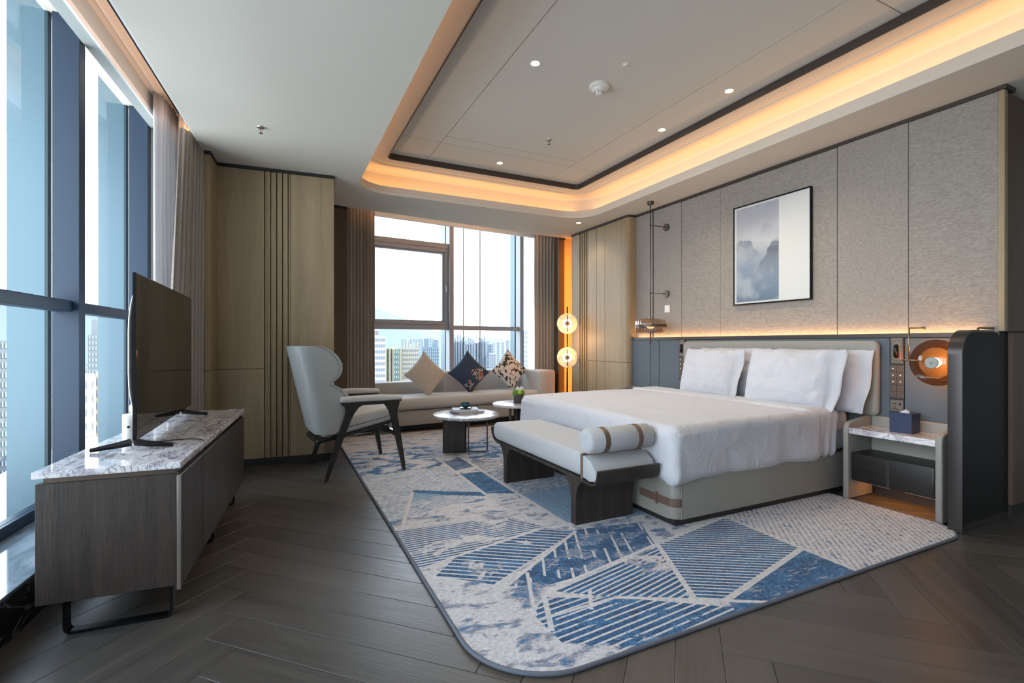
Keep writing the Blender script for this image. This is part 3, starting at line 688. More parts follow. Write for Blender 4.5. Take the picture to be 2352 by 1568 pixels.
def cushion(label, mat, e_, t_, z, size, lean, rz, seed, name='throw_cushion'):
    bm = bmesh.new(); n_ = 26
    vs = {}
    for s in (1, -1):
        for i in range(n_ + 1):
            for j in range(n_ + 1):
                u, v = -1 + 2 * i / n_, -1 + 2 * j / n_; k = 1 - .10 * (1 - v * v) * abs(u) ** 1.5; k2 = 1 - .10 * (1 - u * u) * abs(v) ** 1.5
                th = .068 * ((1 - abs(u) ** 2.2) ** .6) * ((1 - abs(v) ** 2.2) ** .6)
                if (i in (0, n_) or j in (0, n_)) and s < 0: vs[(s, i, j)] = vs[(1, i, j)]; continue
                w_ = noise.noise(V((u * 1.7 + seed, v * 1.7, s))) * .006 * (th > .002)
                vs[(s, i, j)] = bm.verts.new((u * k * size / 2, s * (th + w_), v * k2 * size / 2))
    for s in (1, -1):
        for i in range(n_):
            for j in range(n_): bm.faces.new((vs[(s, i, j)], vs[(s, i + 1, j)], vs[(s, i + 1, j + 1)], vs[(s, i, j + 1)]))
    o = finish(name, bm, mat, None, True); p = fr_pt(BO, AB, e_, t_, z); o.location = p
    o.rotation_euler = (Matrix.Rotation(AB + rz, 3, 'Z') @ Matrix.Rotation(lean, 3, 'X') @ Matrix.Rotation(R(45), 3, 'Y')).to_euler()
    tag(o, label, 'cushion', 'throw cushions on the sofa'); return o
cm1 = fabric('oatmeal_weave', (.42, .38, .32), (.66, .61, .53), 90, .95, (1, 1, 6), .003)
cm2 = fabric('navy_cloth', (.026, .046, .085), (.05, .080, .135), 300, .8)
def cow():
    g = G('cow_print', .9); n1 = g.noise(g.coord('Object', (1, .4, 1.3), (0, .5, 0)), 17, 3, .6, .3); g.color(g.mix(g.smooth(n1, .53, .545), (.64, .63, .62), (.030, .026, .025))); return g.m
c1 = cushion('plain oatmeal square cushion standing on its corner', cm1, 1.955, .42, .71, .485, R(-14), R(4), 2)
c2 = cushion('navy cushion with leaf print standing on its corner', cm2, 2.62, .40, .715, .475, R(-12), R(-6), 6)
c3 = cushion('black and cream cow-spotted cushion standing on its corner', cow(), 3.33, .40, .73, .485, R(-12), R(2), 8)
random.seed(3)
leafm = [plain('cream_leaf', (.55, .50, .46), .8), plain('orange_leaf', (.60, .16, .08), .8)]
L_ = .024; W_ = .007; bm = bmesh.new()
vs = [bm.verts.new((x, -.0012, z)) for x, z in ((-L_, 0), (-L_ * .4, W_), (L_ * .4, W_), (L_, 0), (L_ * .4, -W_), (-L_ * .4, -W_))]; vb = [bm.verts.new(v_.co + V((0, .006, 0))) for v_ in vs]
bm.faces.new(vs)
for q in range(6): bm.faces.new((vs[q], vs[(q + 1) % 6], vb[(q + 1) % 6], vb[q]))
lf0 = finish('printed_leaf', bm, leafm[0], c2); lf1 = lf0.copy(); lf1.data = lf0.data.copy(); lf1.data.materials[0] = leafm[1]; COL.objects.link(lf1); used_ = [0, 0]
spots_ = []
for k in range(400):
    if len(spots_) > 40: break
    if k % 3: u, v = random.uniform(.0, .86), random.uniform(-.05, .86)
    else: u, v = random.uniform(.30, .82), random.uniform(-.86, -.45)
    if u > 0 and v > -.05 and (u + v > 1.35 or u - v > .75 or v - u > .30): continue
    if any((u - a) ** 2 + (v - b) ** 2 < .013 for a, b in spots_): continue
    spots_.append((u, v))
for k, (u, v) in enumerate(spots_):
    th = .068 * ((1 - abs(u) ** 2.2) ** .6) * ((1 - abs(v) ** 2.2) ** .6); m_ = k % 3 == 0
    o = (lf1 if m_ else lf0)
    if used_[m_]: o = o.copy(); COL.objects.link(o)
    used_[m_] = 1; o.location = (u * .23 * .96, -(th + .0065), v * .23 * .96); o.rotation_euler = (0, -R(random.uniform(70, 115)), 0)

# ---- TV console (left-wall frame)
con = thing('tv_console', 'low dark oak media console with marble top on metal sled legs', 'console', (LO.x, LO.y, 0), AL)
finish('worktop', box(-.078, .402, 2.44, 4.185, .634, .661, .003), M['marble'], con)['label'] = 'white marble top with violet veins'
finish('recess_rail', box(-.05, .378, 2.46, 4.16, .61, .634), M['bronze2'], con)
finish('end_panel', box(-.072, .385, 2.452, 2.478, .148, .612, .002, 1), M['darkoak'], con); finish('end_panel', box(-.072, .385, 4.145, 4.17, .148, .612, .002, 1), M['darkoak'], con)
finish('carcass', box(-.07, .375, 2.478, 4.145, .152, .61), M['darkoak'], con)
yd = [2.452, 2.853, 3.215, 3.585, 4.17]
for i in range(4):
    d = finish('door', box(.378, .398, yd[i] + .0015, yd[i + 1] - .0015, .135, .604, .002, 1), M['darkoakx'] if 0 else M['darkoak'], con)
finish('door_edge', box(.386, .401, 2.444, 2.452, .132, .606, .002, 1), plain('champagne_metal', (.42, .36, .32), .3, .8), con)['label'] = 'champagne metal edge of the first door'
def sled(par, P):
    return finish('sled_leg', tube(P, 0, flat=(.02, .006)), M['black'], par)
for y in (2.515, 3.33, 4.03):
    P = [(.0, y, .15), (.0, y, .03), (.003, y, .016), (.014, y, .007), (.03, y, .006), (.325, y, .006), (.341, y, .007), (.352, y, .016), (.355, y, .03), (.355, y, .15)]
    sled(con, P)

# ---- TV
tvr = R(-.8); tv = thing('television', 'large thin black flat television on the marble-topped console', 'television', (-.585, 3.525, .661), tvr)
TL, TZ0, TZ1 = .725, .040, .815
finish('screen', box(-.004, .008, -TL, TL, TZ0, TZ1, .002, 1), M['screen'], tv)
finish('bezel', prism([(y, z) for y, z in ((-TL - .004, TZ0 - .004), (TL + .004, TZ0 - .004), (TL + .004, TZ1 + .004), (-TL - .004, TZ1 + .004))], 0, -.008, .0065), M['black'], tv)
finish('rear_shell', softbox(-.05, -.006, -TL + .02, TL - .02, TZ0 + .06, TZ1 - .02, (.04, .25, .25), (1, 6, 4), 4), M['white'], tv, True)
for y, a in ((-.755, 0), (.365, 0)):
    bm = bmesh.new()
    for s in (1, -1): tube([(s * .008, y, .034), (s * .06, y + (-.01 if s > 0 else .0), .024), (s * .155, y - .005, .010)], [.017, .014, .009], bm, n=4)
    finish('foot', bm, M['black'], tv)
sp = thing('round_gadget', 'small white cylindrical gadget behind the near end of the television', 'device', tuple(fr_pt(LO, AL, .050, 3.03, .661)))
finish('body', lathe([(.02, 0), (.031, .001), (.032, .01), (.032, .132), (.029, .136), (.01, .137)], 28), M['white'], sp, True, 40)
finish('cap_knob', lathe([(.012, .136), (.018, .142), (.020, .165), (.016, .178), (.004, .182)], 20, c=(.008, .03, 0)), M['white'], sp, True, 50)
finish('lens', lathe([(.001, -.0335), (.006, -.0335), (.006, -.028)], 12, c=(.0, 0, .075), axis='y'), M['black'], sp)
cbl = finish('power_cable', tube([V(p) for p in [(-.60, 2.90, .665), (-.52, 2.90, .667), (-.45, 2.93, .666), (-.40, 2.93, .666), (-.352, 2.90, .665), (-.330, 2.86, .664), (-.3225, 2.84, .655), (-.3235, 2.84, .62)]], .0025, n=6), M['black'], None, True); tag(cbl, 'thin black cable across the marble top', 'cable')

# ---- armchair
ac = thing('wingback_armchair', 'pale leather wingback armchair with scalloped wings and dark angled legs', 'armchair', (.665, 4.69, 0), R(6))
def wing(z):
    if .80 < z < .83: z = .83 if z > .815 else .80
    return wing_(z)
def wing_(z):                                       # how far the wing reaches forward of the spine at height z
    if z > .815: t = (z - .97) / .162; return .115 + .195 * sqrt(max(0, 1 - min(1, abs(t)) ** 2.0))
    t = (z - .635) / .185; return .115 + .205 * sqrt(max(0, 1 - min(1, abs(t)) ** 2.0)) if z > .635 else .06 + .26 * sqrt(max(0, 1 - min(1, abs((z - .635) / .262)) ** 2.0))
bm = bmesh.new(); rows = []; NZ, NU = 80, 36
for i in range(NZ + 1):
    z = .385 + .74 * i / NZ; xb = -.385 - .165 * (i / NZ); wd = .315 + .012 * i / NZ; r0 = .11; wg = wing(z) - .03; row = []
    if i > NZ - 3: wd -= .0
    for j in range(NU + 1):
        u = -1 + 2 * j / NU; a = abs(u); s = 1 if u > 0 else -1
        if a < .42: p = (xb, s * a / .42 * (wd - r0))
        elif a < .66: t = (a - .42) / .24 * pi / 2; p = (xb + r0 * (1 - cos(t)), s * (wd - r0 + r0 * sin(t)))
        else: t = (a - .66) / .34; p = (xb + r0 + t * max(.01, wg - r0 + .03), s * wd)
        if wg < r0 and a > .42: p = (xb + min(p[0] - xb, max(.02, wg) * 1.0), p[1])
        zz = z
        row.append(bm.verts.new((p[0], p[1], zz)))
    rows.append(row)
for A, B in zip(rows, rows[1:]):
    for j in range(NU): bm.faces.new((A[j], A[j + 1], B[j + 1], B[j]))
sh = finish('back_shell', bm, M['chairleather'], ac, True); md = sh.modifiers.new('thick', 'SOLIDIFY'); md.thickness = .046; md.offset = 0
bv = sh.modifiers.new('soft', 'BEVEL'); bv.width = .018; bv.segments = 3; bv.angle_limit = R(50)
for s in (0, NU):
    pts = [tuple(V(r[s]) + V((.004, 0, 0))) for r in [[(-.385 - .165 * (i / NZ) + .10 + max(.01, wing(.385 + .74 * i / NZ) - .03 - .10), (1 if s else -1) * (.340 + .012 * i / NZ), .385 + .74 * i / NZ)] * (NU + 1) for i in range(1, NZ + 1)]]
    pp = finish('piping', tube(pts, .0035, n=6), plain('piping', (.30, .29, .26), .6), ac, True)
finish('inner_back', softbox(-.445, -.34, -.25, .25, .42, 1.06, (.05, .08, .08), (2, 6, 8), 4, lambda p, n: p + V((-(p.z - .5) * .20 + .03, 0, 0))), M['chairfab'], ac, True)
def seat(p, n): return p + V((0, 0, .42 * 0 + (p.x + .05) * .20 - .10 * max(0, p.x - .22) - .02 * (abs(p.y) / .29) ** 2 * (p.z > .45)))
finish('seat', softbox(-.36, .31, -.275, .275, .385, .525, (.10, .06, .06), (8, 6, 2), 5, seat), M['chairfab'], ac, True)
finish('seat_shell', softbox(-.40, .27, -.25, .25, .355, .405, (.06, .04, .02), (6, 4, 1), 3, lambda p, n: p + V((0, 0, (p.x + .05) * .2))), M['ebony'], ac, True)
for s in (-1, 1):
    y = s * .352
    def flat(P, w0, name):
        prof = [(x - w_, z) for x, z, w_ in P] + [(x + w_, z) for x, z, w_ in P[::-1]]
        return finish(name, prism(prof, 1, y - .017, y + .017, bev=.004, seg=2), M['ebony'], ac)
    flat([(-.34, 0, .013), (-.285, .16, .020), (-.22, .36, .028), (-.165, .50, .030), (-.145, .555, .034), (-.128, .60, .052), (-.10, .625, .085)], 0, 'leg')
    flat([(.335, .0, .013), (.315, .12, .018), (.275, .33, .026), (.24, .50, .030), (.232, .55, .032), (.225, .595, .052), (.215, .625, .080)], 0, 'leg')
    finish('arm_rail', prism([(-.21, .628), (-.19, .612), (-.05, .617), (.10, .617), (.26, .618), (.30, .632), (.31, .646), (-.22, .652)], 1, y - .024, y + .024, bev=.004), M['ebony'], ac)
    finish('arm_pad', softbox(-.225, .318, y - .032, y + .032, .642, .690, (.02, .028, .022), (8, 2, 1), 4, lambda p, n: p + V((0, 0, .012 * (1 - (p.x / .27) ** 2) * (p.z > .66)))), M['chairfab'], ac, True)
finish('crossbar', prism([(-.30, .30), (-.24, .34), (-.10, .335), (.0, .36), (.15, .365), (.24, .33), (.27, .36), (.22, .40), (-.26, .40)], 1, -.20, -.16), M['ebony'], ac)
finish('crossbar', prism([(-.30, .30), (-.24, .34), (-.10, .335), (.0, .36), (.15, .365), (.24, .33), (.27, .36), (.22, .40), (-.26, .40)], 1, .16, .20), M['ebony'], ac)
finish('stretcher', box(-.25, -.20, -.345, .345, .33, .365, .005, 1), M['ebony'], ac); finish('stretcher', box(.235, .27, -.345, .345, .33, .37, .005, 1), M['ebony'], ac)

# ---- coffee tables
def table(label, x, y, zt, r, rz, name='coffee_table'):
    t = thing(name, label, 'table', (x, y, .012), rz, 'round marble tables by the sofa'); zt -= .012
    finish('tabletop', lathe([(.01, zt - .030), (r - .010, zt - .030), (r - .002, zt - .026), (r, zt - .018), (r, zt - .008), (r - .003, zt - .002), (r - .01, zt), (.01, zt)], 64), M['marble2'], t, True, 40)
    finish('under_disc', lathe([(.01, zt - .036), (r - .03, zt - .036), (r - .03, zt - .030), (.01, zt - .030)], 48), M['bronze2'], t)
    pl_ = [(-r * .70, -.045), (-r * .66, -.055), (-.02, -.055), (.0, -.045), (.0, .045), (-.02, .055), (-r * .66, .055), (-r * .70, .045)]
    finish('leg_slab', prism(pl_, 2, 0, zt - .036, bev=.003), M['darkoak'], t)
    P = [(.02, 0, zt - .04), (.02, 0, .03), (.024, 0, .012), (.04, 0, .006), (r * .62 - .02, 0, .006), (r * .62 - .004, 0, .012), (r * .62, 0, .03), (r * .62, 0, zt - .04)]
    finish('leg_loop', tube(P, .0, flat=(.013, .007)), M['bronze2'], t)
    return t
t1 = table('round marble coffee table holding the books and teacup', 1.79, 4.79, .415, .35, R(-22))
t2 = table('taller round marble side table holding the small planter', 2.36, 4.74, .50, .27, R(-143), 'side_table')
# books, cup
def book(label, x, y, z, w_, d_, h_, rz, cov):
    b = thing('book', label, 'book', (x, y, z), rz, 'books on the coffee table')
    finish('pages', box(-w_ / 2 + .003, w_ / 2 - .004, -d_ / 2 + .004, d_ / 2 - .004, .003, h_ - .003), plain('paper', (.62, .61, .60), .8), b)
    bm = box(-w_ / 2, w_ / 2, -d_ / 2, d_ / 2, 0, .003); bbox(bm, -w_ / 2, w_ / 2, -d_ / 2, d_ / 2, h_ - .003, h_); bbox(bm, -w_ / 2, -w_ / 2 + .003, -d_ / 2, d_ / 2, .003, h_ - .003)
    finish('cover', bm, cov, b); return b
gc = plain('grey_cover', (.26, .26, .30), .5)
book('pale grey book, lower of the two under the teacup', 1.815, 4.835, .416, .30, .22, .020, R(8), gc)
book('pale grey book on top, directly under the saucer', 1.795, 4.845, .4365, .27, .20, .022, R(-14), plain('grey_cover_b', (.33, .33, .37), .5))
glz = plain('glazed_teal', (.030, .075, .095), .12)
sc_ = finish('saucer', lathe([(.005, 0), (.035, .001), (.05, .004), (.068, .010), (.0675, .0125), (.05, .007), (.005, .004)], 32), glz, None, True, 60); sc_.location = (1.80, 4.845, .459); tag(sc_, 'dark teal saucer on the upper book', 'saucer')
cup = thing('teacup', 'dark teal glazed teacup on the saucer', 'cup', (1.80, 4.845, .4655))
finish('bowl', lathe([(.005, 0), (.024, .0), (.027, .004), (.036, .014), (.042, .030), (.043, .050), (.0415, .056), (.039, .056), (.040, .048), (.038, .028), (.03, .012), (.005, .006)], 32), glz, cup, True, 60)
finish('handle', tube([(-.039, 0, .046), (-.055, 0, .048), (-.064, 0, .040), (-.062, 0, .026), (-.050, 0, .016), (-.040, 0, .018)], .0042, n=8), glz, cup, True)
spn = finish('teaspoon', tube([(1.845, 4.80, .474), (1.87, 4.815, .477), (1.895, 4.83, .482)], [.006, .0025, .003], n=8), plain('steel', (.25, .25, .25), .2, .9), None, True); tag(spn, 'small dark metal teaspoon on the saucer', 'spoon')
# planter
pn = thing('flower_pot', 'small dark cylindrical planter with green moss balls and white orchids', 'plant', (2.36, 4.715, .501))
finish('pot', lathe([(.005, 0), (.050, 0), (.052, .003), (.052, .098), (.050, .100), (.046, .098), (.046, .088), (.005, .086)], 6 * 6), plain('pot_grey', (.035, .035, .036), .6), pn, True, 50)
gm = G('moss', .9); gm.color(gm.mix(gm.smooth(gm.noise(gm.coord(), 90, 3), .35, .65), (.035, .10, .012), (.16, .30, .035))); gm2 = plain('lime', (.30, .45, .03), .8)
for i, (x, y, z, r, m_) in enumerate(((-.038, -.01, .112, .034, gm.m), (.036, -.005, .110, .036, gm.m), (0, .03, .112, .034, gm.m), (-.004, -.034, .117, .026, gm2))):
    bm = bmesh.new(); bmesh.ops.create_icosphere(bm, subdivisions=4, radius=r)
    for v in bm.verts: v.co *= 1 + .13 * noise.noise(v.co * 160) + .05 * noise.noise(v.co * 60)
    bmesh.ops.translate(bm, vec=(x, y, z), verts=bm.verts); finish('moss_ball', bm, m_, pn, True)
petal = plain('petal', (.75, .72, .74), .6)
for (x, y, z, a) in ((.008, -.02, .152, 0), (.033, -.012, .158, 40), (-.016, -.01, .160, 80)):
    bm = bmesh.new()
    for k in range(5):
        b = R(a + 72 * k); ring = []
        for q in range(10):
            t = 2 * pi * q / 10; px_, pz_ = .012 + .013 * cos(t), .0085 * sin(t)
            ring.append((x + px_ * cos(b) - pz_ * sin(b), y - .004 * abs(sin(t)) - .004, z + px_ * sin(b) + pz_ * cos(b)))
        vs = [bm.verts.new(p) for p in ring]; vb = [bm.verts.new(V(p) + V((0, .0015, 0))) for p in ring]
        bm.faces.new(vs); bm.faces.new(vb[::-1])
        for q in range(10): bm.faces.new((vs[q], vs[(q + 1) % 10], vb[(q + 1) % 10], vb[q]))
    finish('orchid_bloom', bm, petal, pn)
finish('stem', tube([(.0, .01, .09), (-.01, .012, .15), (-.018, .0, .19), (-.006, -.004, .215)], .0015, n=5), gm2, pn)

# ---- night stands
def nightstand(label, y0):
    n_ = thing('night_stand', label, 'night stand', (3.78, y0, 0), 0, 'leather night stands')       # local y: 0 .. .60
    side = [(.0, .012), (.006, .003), (.32, .003), (.325, .60), (.30, .604), (.05, .572), (.02, .560), (.006, .540), (.0, .51)]
    for y in (0, .562): finish('side_panel', prism(side, 1, y, y + .038, bev=.010, seg=3), M['leather'], n_, True, 50)
    finish('back_panel', softbox(.295, .325, .036, .564, .105, .603, (.012, .012, .012), (1, 3, 3), 3), M['leather'], n_, True)
    finish('top_slab', box(.008, .296, .038, .562, .486, .528, .003, 1), M['marble'], n_)
    dr = finish('drawer', prism([(x, y) for x, y in rrect(.018, .292, .040, .560, (.02, .004, .004, .03), 5)], 2, .150, .345, bev=.002, seg=1), M['darkoakx'], n_, True, 40)
    finish('pull_groove', box(.0165, .022, .302, .322, .152, .343), M['trim'], dr)
    return n_
nightstand('leather night stand with marble top beside the near side of the bed', 1.575)
nightstand('leather night stand on the far side of the bed, mostly hidden', 4.345)
tb = thing('tissue_box', 'navy blue tissue box on the near marble-topped night stand', 'tissue box', (3.965, 1.865, .529), R(4))
finish('box', box(-.065, .065, -.065, .065, 0, .132, .002, 1), M['navy'], tb)
finish('lid_rim', box(-.067, .067, -.067, .067, .122, .134, .0015, 1), M['navy'], tb)
bm = bmesh.new()
for z, h_ in ((.082, .035), (.078, .020), (.066, .028), (.062, .016)): bbox(bm, -.0657, -.065, -h_, h_, z, z + .0015)
finish('embossed_mark', bm, plain('emboss', (.015, .022, .06), .4), tb)
bm = bmesh.new(); q = [(-.02, -.035, .133), (.015, -.03, .133), (.02, .035, .133), (-.018, .03, .133)]; pk_ = [(-.012, -.012, .160), (.006, -.022, .150), (.008, .006, .148), (-.006, .016, .141)]
A = [bm.verts.new(p) for p in q]; B = [bm.verts.new(p) for p in pk_]
for i in range(4): bm.faces.new((A[i], A[(i + 1) % 4], B[(i + 1) % 4], B[i]))
bm.faces.new(B); finish('tissue', bm, M['linen'], tb)
# things on the far night stand
o = finish('notepad_holder', box(-.07, .07, -.055, .055, 0, .012, .003, 1), M['black']); o.location = (3.97, 4.50, .575); o.rotation_euler = (0, R(-26), 0); tag(o, 'slanted black leather pad on the far night stand', 'pad')
o = finish('remote_control', box(-.08, .08, -.022, .022, 0, .02, .004, 2), plain('remote', (.25, .25, .28), .35)); o.location = (3.92, 4.425, .5305); o.rotation_euler = (0, R(-6), R(5)); tag(o, 'pale grey remote beside the black pad on the far night stand', 'remote')

# ---- black end partition
pt_ = thing('end_partition', 'black partition with rounded front corner beside the near night stand', 'partition', (3.70, 1.447, 0))
prof = [(.012, .05)] + [(.012, 1.08)] + [(.152 - .14 * cos(R(t)), 1.08 + .14 * sin(R(t))) for t in range(10, 91, 10)] + [(.62, 1.22), (.62, .05)]
finish('side_board', prism(prof, 1, .003, .065), plain('black_board', (.009, .009, .009), .55, 0, .25), pt_)
edge = [(.0, .0), (0, 1.08)] + [(.152 - .152 * cos(R(t)), 1.08 + .152 * sin(R(t))) for t in range(6, 91, 6)] + [(.42, 1.232)]
edin = [(x + (.012 if x < .15 else 0), z - (.0 if z < 1.08 else .010)) for x, z in edge]
edin = [(.012, 0), (.012, 1.08)] + [(.152 - .14 * cos(R(t)), 1.08 + .14 * sin(R(t))) for t in range(6, 91, 6)] + [(.42, 1.22)]
finish('metal_edge', prism(edge + edin[::-1], 1, -.002, .068, bev=.001, seg=1), plain('brushed_metal', (.055, .048, .046), .32, .6), pt_, True, 30)['label'] = 'brushed bronze edge band'
finish('base', box(.02, .62, .008, .06, 0, .05), M['trim'], pt_)

# ---- control strips on the dado
def strip(label, y0, mirror=1):
    s = thing('bedside_control_strip', label, 'control panel', (4.11, y0, .64), 0, 'bronze control strips beside the headboard')
    finish('back_plate', box(-.002, .03, -.046, .046, 0, .55), M['trim'], s)
    rd = finish('reading_light', box(-.008, .0, -.038, .038, .36, .55, .002, 1), plain('olive_bronze', (.15, .125, .095), .4, .6), s)
    finish('light_plate', box(-.012, -.008, -.028, .024, .385, .520, .002, 1), plain('olive_bronze2', (.19, .16, .125), .4, .6), s)
    finish('lamp_barrel', tube([(-.016, -.002, .405), (-.022, -.002, .415), (-.022, -.002, .488), (-.016, -.002, .498)], [.010, .014, .014, .010], n=16), M['black'], s, True, 50)
    for r__ in range(5):
        for c_ in range(2):
            y = .0235 if c_ == 0 else -.0235; z = .300 - r__ * .048
            k = finish('key', box(-.006, .0, y - .0225, y + .0225, z - .0, z + .0465, .001, 1), M['strap'] if 0 else plain('key_brown', (.085, .060, .048), .45), s)
            if (r__, c_) in ((0, 0), (1, 0), (1, 1), (2, 0), (2, 1)):
                finish('backlit_icon', lathe([(.0008, -.0065), (.0034 if c_ == 0 else .0028, -.0065), (.0034, -.0062), (.001, -.0062)], 10, c=(0, y, z + .023), axis='x'), emit('icon', (1, .62, .25), 2.2), k)
            elif r__ > 2: finish('icon', box(-.0065, -.006, y - .003, y + .003, z + .020, z + .0215), M['bronze'], k)
    k = finish('socket_plate', box(-.007, .0, -.043, .043, .008, .092, .002, 1), plain('socket_bronze', (.17, .145, .12), .4, .5), s)
    for y, z, a, b in ((.02, .066, .002, .006), (.006, .066, .002, .006), (-.022, .064, .006, .007), (.010, .030, .0025, .007), (.022, .026, .006, .0025), (-.002, .026, .006, .0025), (.010, .044, .007, .002)): finish('socket_slot', box(-.0078, -.007, y - a, y + a, z - b, z + b), M['black'], k)
    return s
strip('bronze control strip with keypad between headboard and near night stand', 1.981)
strip('bronze control strip on the window side of the headboard, partly behind the pillow', 4.085)
sw = thing('wall_switch', 'small white square wall plate below the lamp brackets', 'switch', (4.17, 4.38, 1.515))
finish('plate', box(-.008, .004, -.04, .04, -.0, .085, .003, 2), M['white'], sw); finish('rocker', box(-.011, -.008, -.03, .03, .012, .073, .001, 1), M['white'], sw)

# ---- framed picture
pic = thing('framed_picture', 'large framed misty mountain ink print with wide white margin', 'picture', (4.178, 3.04, 1.528))
bm = bmesh.new()
for q in ((-.395, .395, 0, .012), (-.395, .395, .968, .98), (-.395, -.385, .012, .968), (.385, .395, .012, .968)): bbox(bm, -.036, -.006, q[0], q[1], q[2], q[3], .001, 1)
finish('frame', bm, M['black'], pic)
finish('mount_board', box(-.026, -.006, -.386, .386, .010, .970), plain('mount', (.66, .655, .63), .8), pic)
def ink():
    g = G('ink_landscape', .75); P = g.coord('Object'); X, Y, Z = g.xyz(P); n = g.noise(P, 7, 5, .6); n2 = g.noise(P, 30, 4, .65); n3 = g.noise(P, 3.2, 3, .5)
    base = g.ramp(Z + n3 * .25 - .12, ((0, (.12, .17, .23)), (.35, (.24, .29, .36)), (.60, (.50, .51, .53)), (.80, (.36, .36, .40)), (1, (.38, .37, .41))))
    nn = g.noise(g.coord('Object', (1, 1, 1)), 11, 6, .62)
    lh = .655 - (Y - .285) * (Y - .285) * 5.5 + (nn - .5) * .16; rh = .585 - (Y + .03).mx(0) * 1.55 + (nn - .5) * .20; fp = .775 - ((Y - .053) * 2.3).mx((.053 - Y) * .55) + (n2 - .5) * .06
    c = g.mix(g.smooth(fp - Z, 0, .006) * g.smooth(Z, .62, .75) * .8, base, (.34, .35, .39))
    c = g.mix(g.smooth(lh - Z, 0, .018) * g.smooth(Z + n * .3, .58, .80) * .9, c, (.15, .19, .23))
    c = g.mix(g.smooth(rh - Z, 0, .018) * g.smooth(Z + n * .3, .40, .66) * .9, c, (.11, .13, .165))
    c = g.mix(g.smooth(n3 + n * .4, .68, .86) * .45, c, (.50, .53, .56)); g.color(c); return g.m
finish('print', box(-.028, -.026, -.092, .362, .030, .950), ink(), pic)

# ---- pendant with wall stays
pd = thing('pendant_lamp', 'ribbed glass drum pendant on a thin brass rod, stayed to the wall', 'lamp', (3.92, 4.39, 0))
finish('ceiling_rose', lathe([(.01, 2.765), (.037, 2.765), (.038, 2.768), (.038, 2.80), (.01, 2.80)], 24), M['bronze2'], pd, True, 40)
finish('rod', tube([(0, 0, 2.77), (0, 0, 1.14)], .0055, n=10), M['bronze'], pd, True)
finish('rod_tip', tube([(0, 0, 1.27), (0, 0, 1.262), (0, 0, 1.15), (0, 0, 1.14)], [.02, .0085, .0085, .006], n=12), M['bronze'], pd, True, 50)
for z in (2.525, 1.735):
    s = finish('wall_stay', tube([(0, 0, z), (.245, 0, z)], .0045, n=8), M['bronze'], pd, True)
    finish('stay_disc', lathe([(.004, .230), (.042, .230), (.043, .233), (.043, .252), (.004, .252)], 32, c=(0, 0, z), axis='x'), M['bronze2'], s, True, 40)
    finish('collar', tube([(0, 0, z - .012), (0, 0, z + .012)], .009, n=10), M['bronze'], s, True)
gl = finish('glass_drum', lathe([(.02, 1.437), (.10, 1.437), (.15, 1.428), (.170, 1.405), (.174, 1.353), (.170, 1.300), (.150, 1.276), (.10, 1.268), (.02, 1.267)], 120, cap=False, ribs=30, ra=.018), M['clear'], pd, True)
finish('glass_inner', lathe([(.09, 1.285), (.135, 1.30), (.14, 1.353), (.135, 1.405), (.09, 1.42)], 96, cap=False, ribs=24, ra=.03), M['clear'], gl, True)
finish('brass_band', lathe([(.172, 1.338), (.1815, 1.338), (.1815, 1.366), (.172, 1.366)], 64, cap=False), M['bronze2'], pd, True, 40)
finish('top_cap', lathe([(.005, 1.452), (.024, 1.448), (.026, 1.437), (.005, 1.436)], 24), M['brass'], pd, True, 50)
finish('bulb', lathe([(.006, 1.375), (.045, 1.37), (.05, 1.345), (.03, 1.325), (.006, 1.32)], 24), emit('pendant_bulb', (1, .72, .42), 1.6), pd, True)

# ---- bedside wall lamp
wl = thing('wall_lamp', 'amber glass disc wall lamp on a brass arm above the night stand', 'lamp', (3.98, 1.69, 1.02))
def domex(r, h, x0, n_=14): return [(max(.002, r * sin(pi / 2 * t / n_)), x0 - h * cos(pi / 2 * t / n_)) for t in range(n_ + 1)]
finish('outer_disc', lathe([(.10, -.003), (.152, -.003), (.155, 0), (.152, .003), (.10, .003)], 72, axis='x', cap=False), M['smoke'], wl, True, 40)
finish('amber_dome', lathe(domex(.116, .062, .0), 64, axis='x', cap=False), M['amber'], wl, True)
finish('rear_dome', lathe([(r, -x) for r, x in domex(.116, .045, .0)], 64, axis='x', cap=False), M['amber'], wl, True)
finish('front_plate', lathe([(.003, -.066), (.036, -.066), (.038, -.063), (.038, -.058), (.003, -.058)], 36, axis='x'), plain('satin_plate', (.28, .29, .27), .35, .5), wl, True, 40)
finish('knob', lathe([(.003, -.076), (.006, -.075), (.006, -.064), (.003, -.064)], 16, axis='x'), M['brass'], wl, True, 40)
finish('bulb', lathe([(.004, -.045), (.028, -.042), (.033, -.02), (.028, .002), (.004, .006)], 28, axis='x'), M['bulb'], wl, True)
finish('arm', tube([(-.0, .200, .012), (-.0, .10, .012)], .006, n=12), M['brass'], wl, True)
finish('arm_inner', tube([(-.0, .115, .012), (-.04, .02, .004)], .0035, n=8), M['bronze2'], wl, True)
finish('drop_rod', tube([(0, .156, .012), (0, .156, .235), (.02, .156, .237), (.175, .156, .237)], .0055, n=10), M['brass'], wl, True)
finish('wall_boss', tube([(.170, .156, .237), (.196, .156, .237)], .010, n=14), M['brass'], wl, True)
ll = bpy.data.lights.new('lamp_glow', 'POINT'); ll.energy = 2.0; ll.color = (1, .5, .18); ll.shadow_soft_size = .03; lo = bpy.data.objects.new('lamp_glow', ll); COL.objects.link(lo); lo.parent = wl; lo.location = (.03, 0, 0)
wb = finish('wall_bracket', tube([(3.98, 1.475, 1.20), (3.98, 1.475, 1.245), (4.0, 1.475, 1.248), (4.15, 1.475, 1.248), (4.176, 1.475, 1.248)], [.006, .006, .006, .009, .010], n=12), M['brass'], None, True); tag(wb, 'short brass wall bracket just above the black partition', 'bracket')

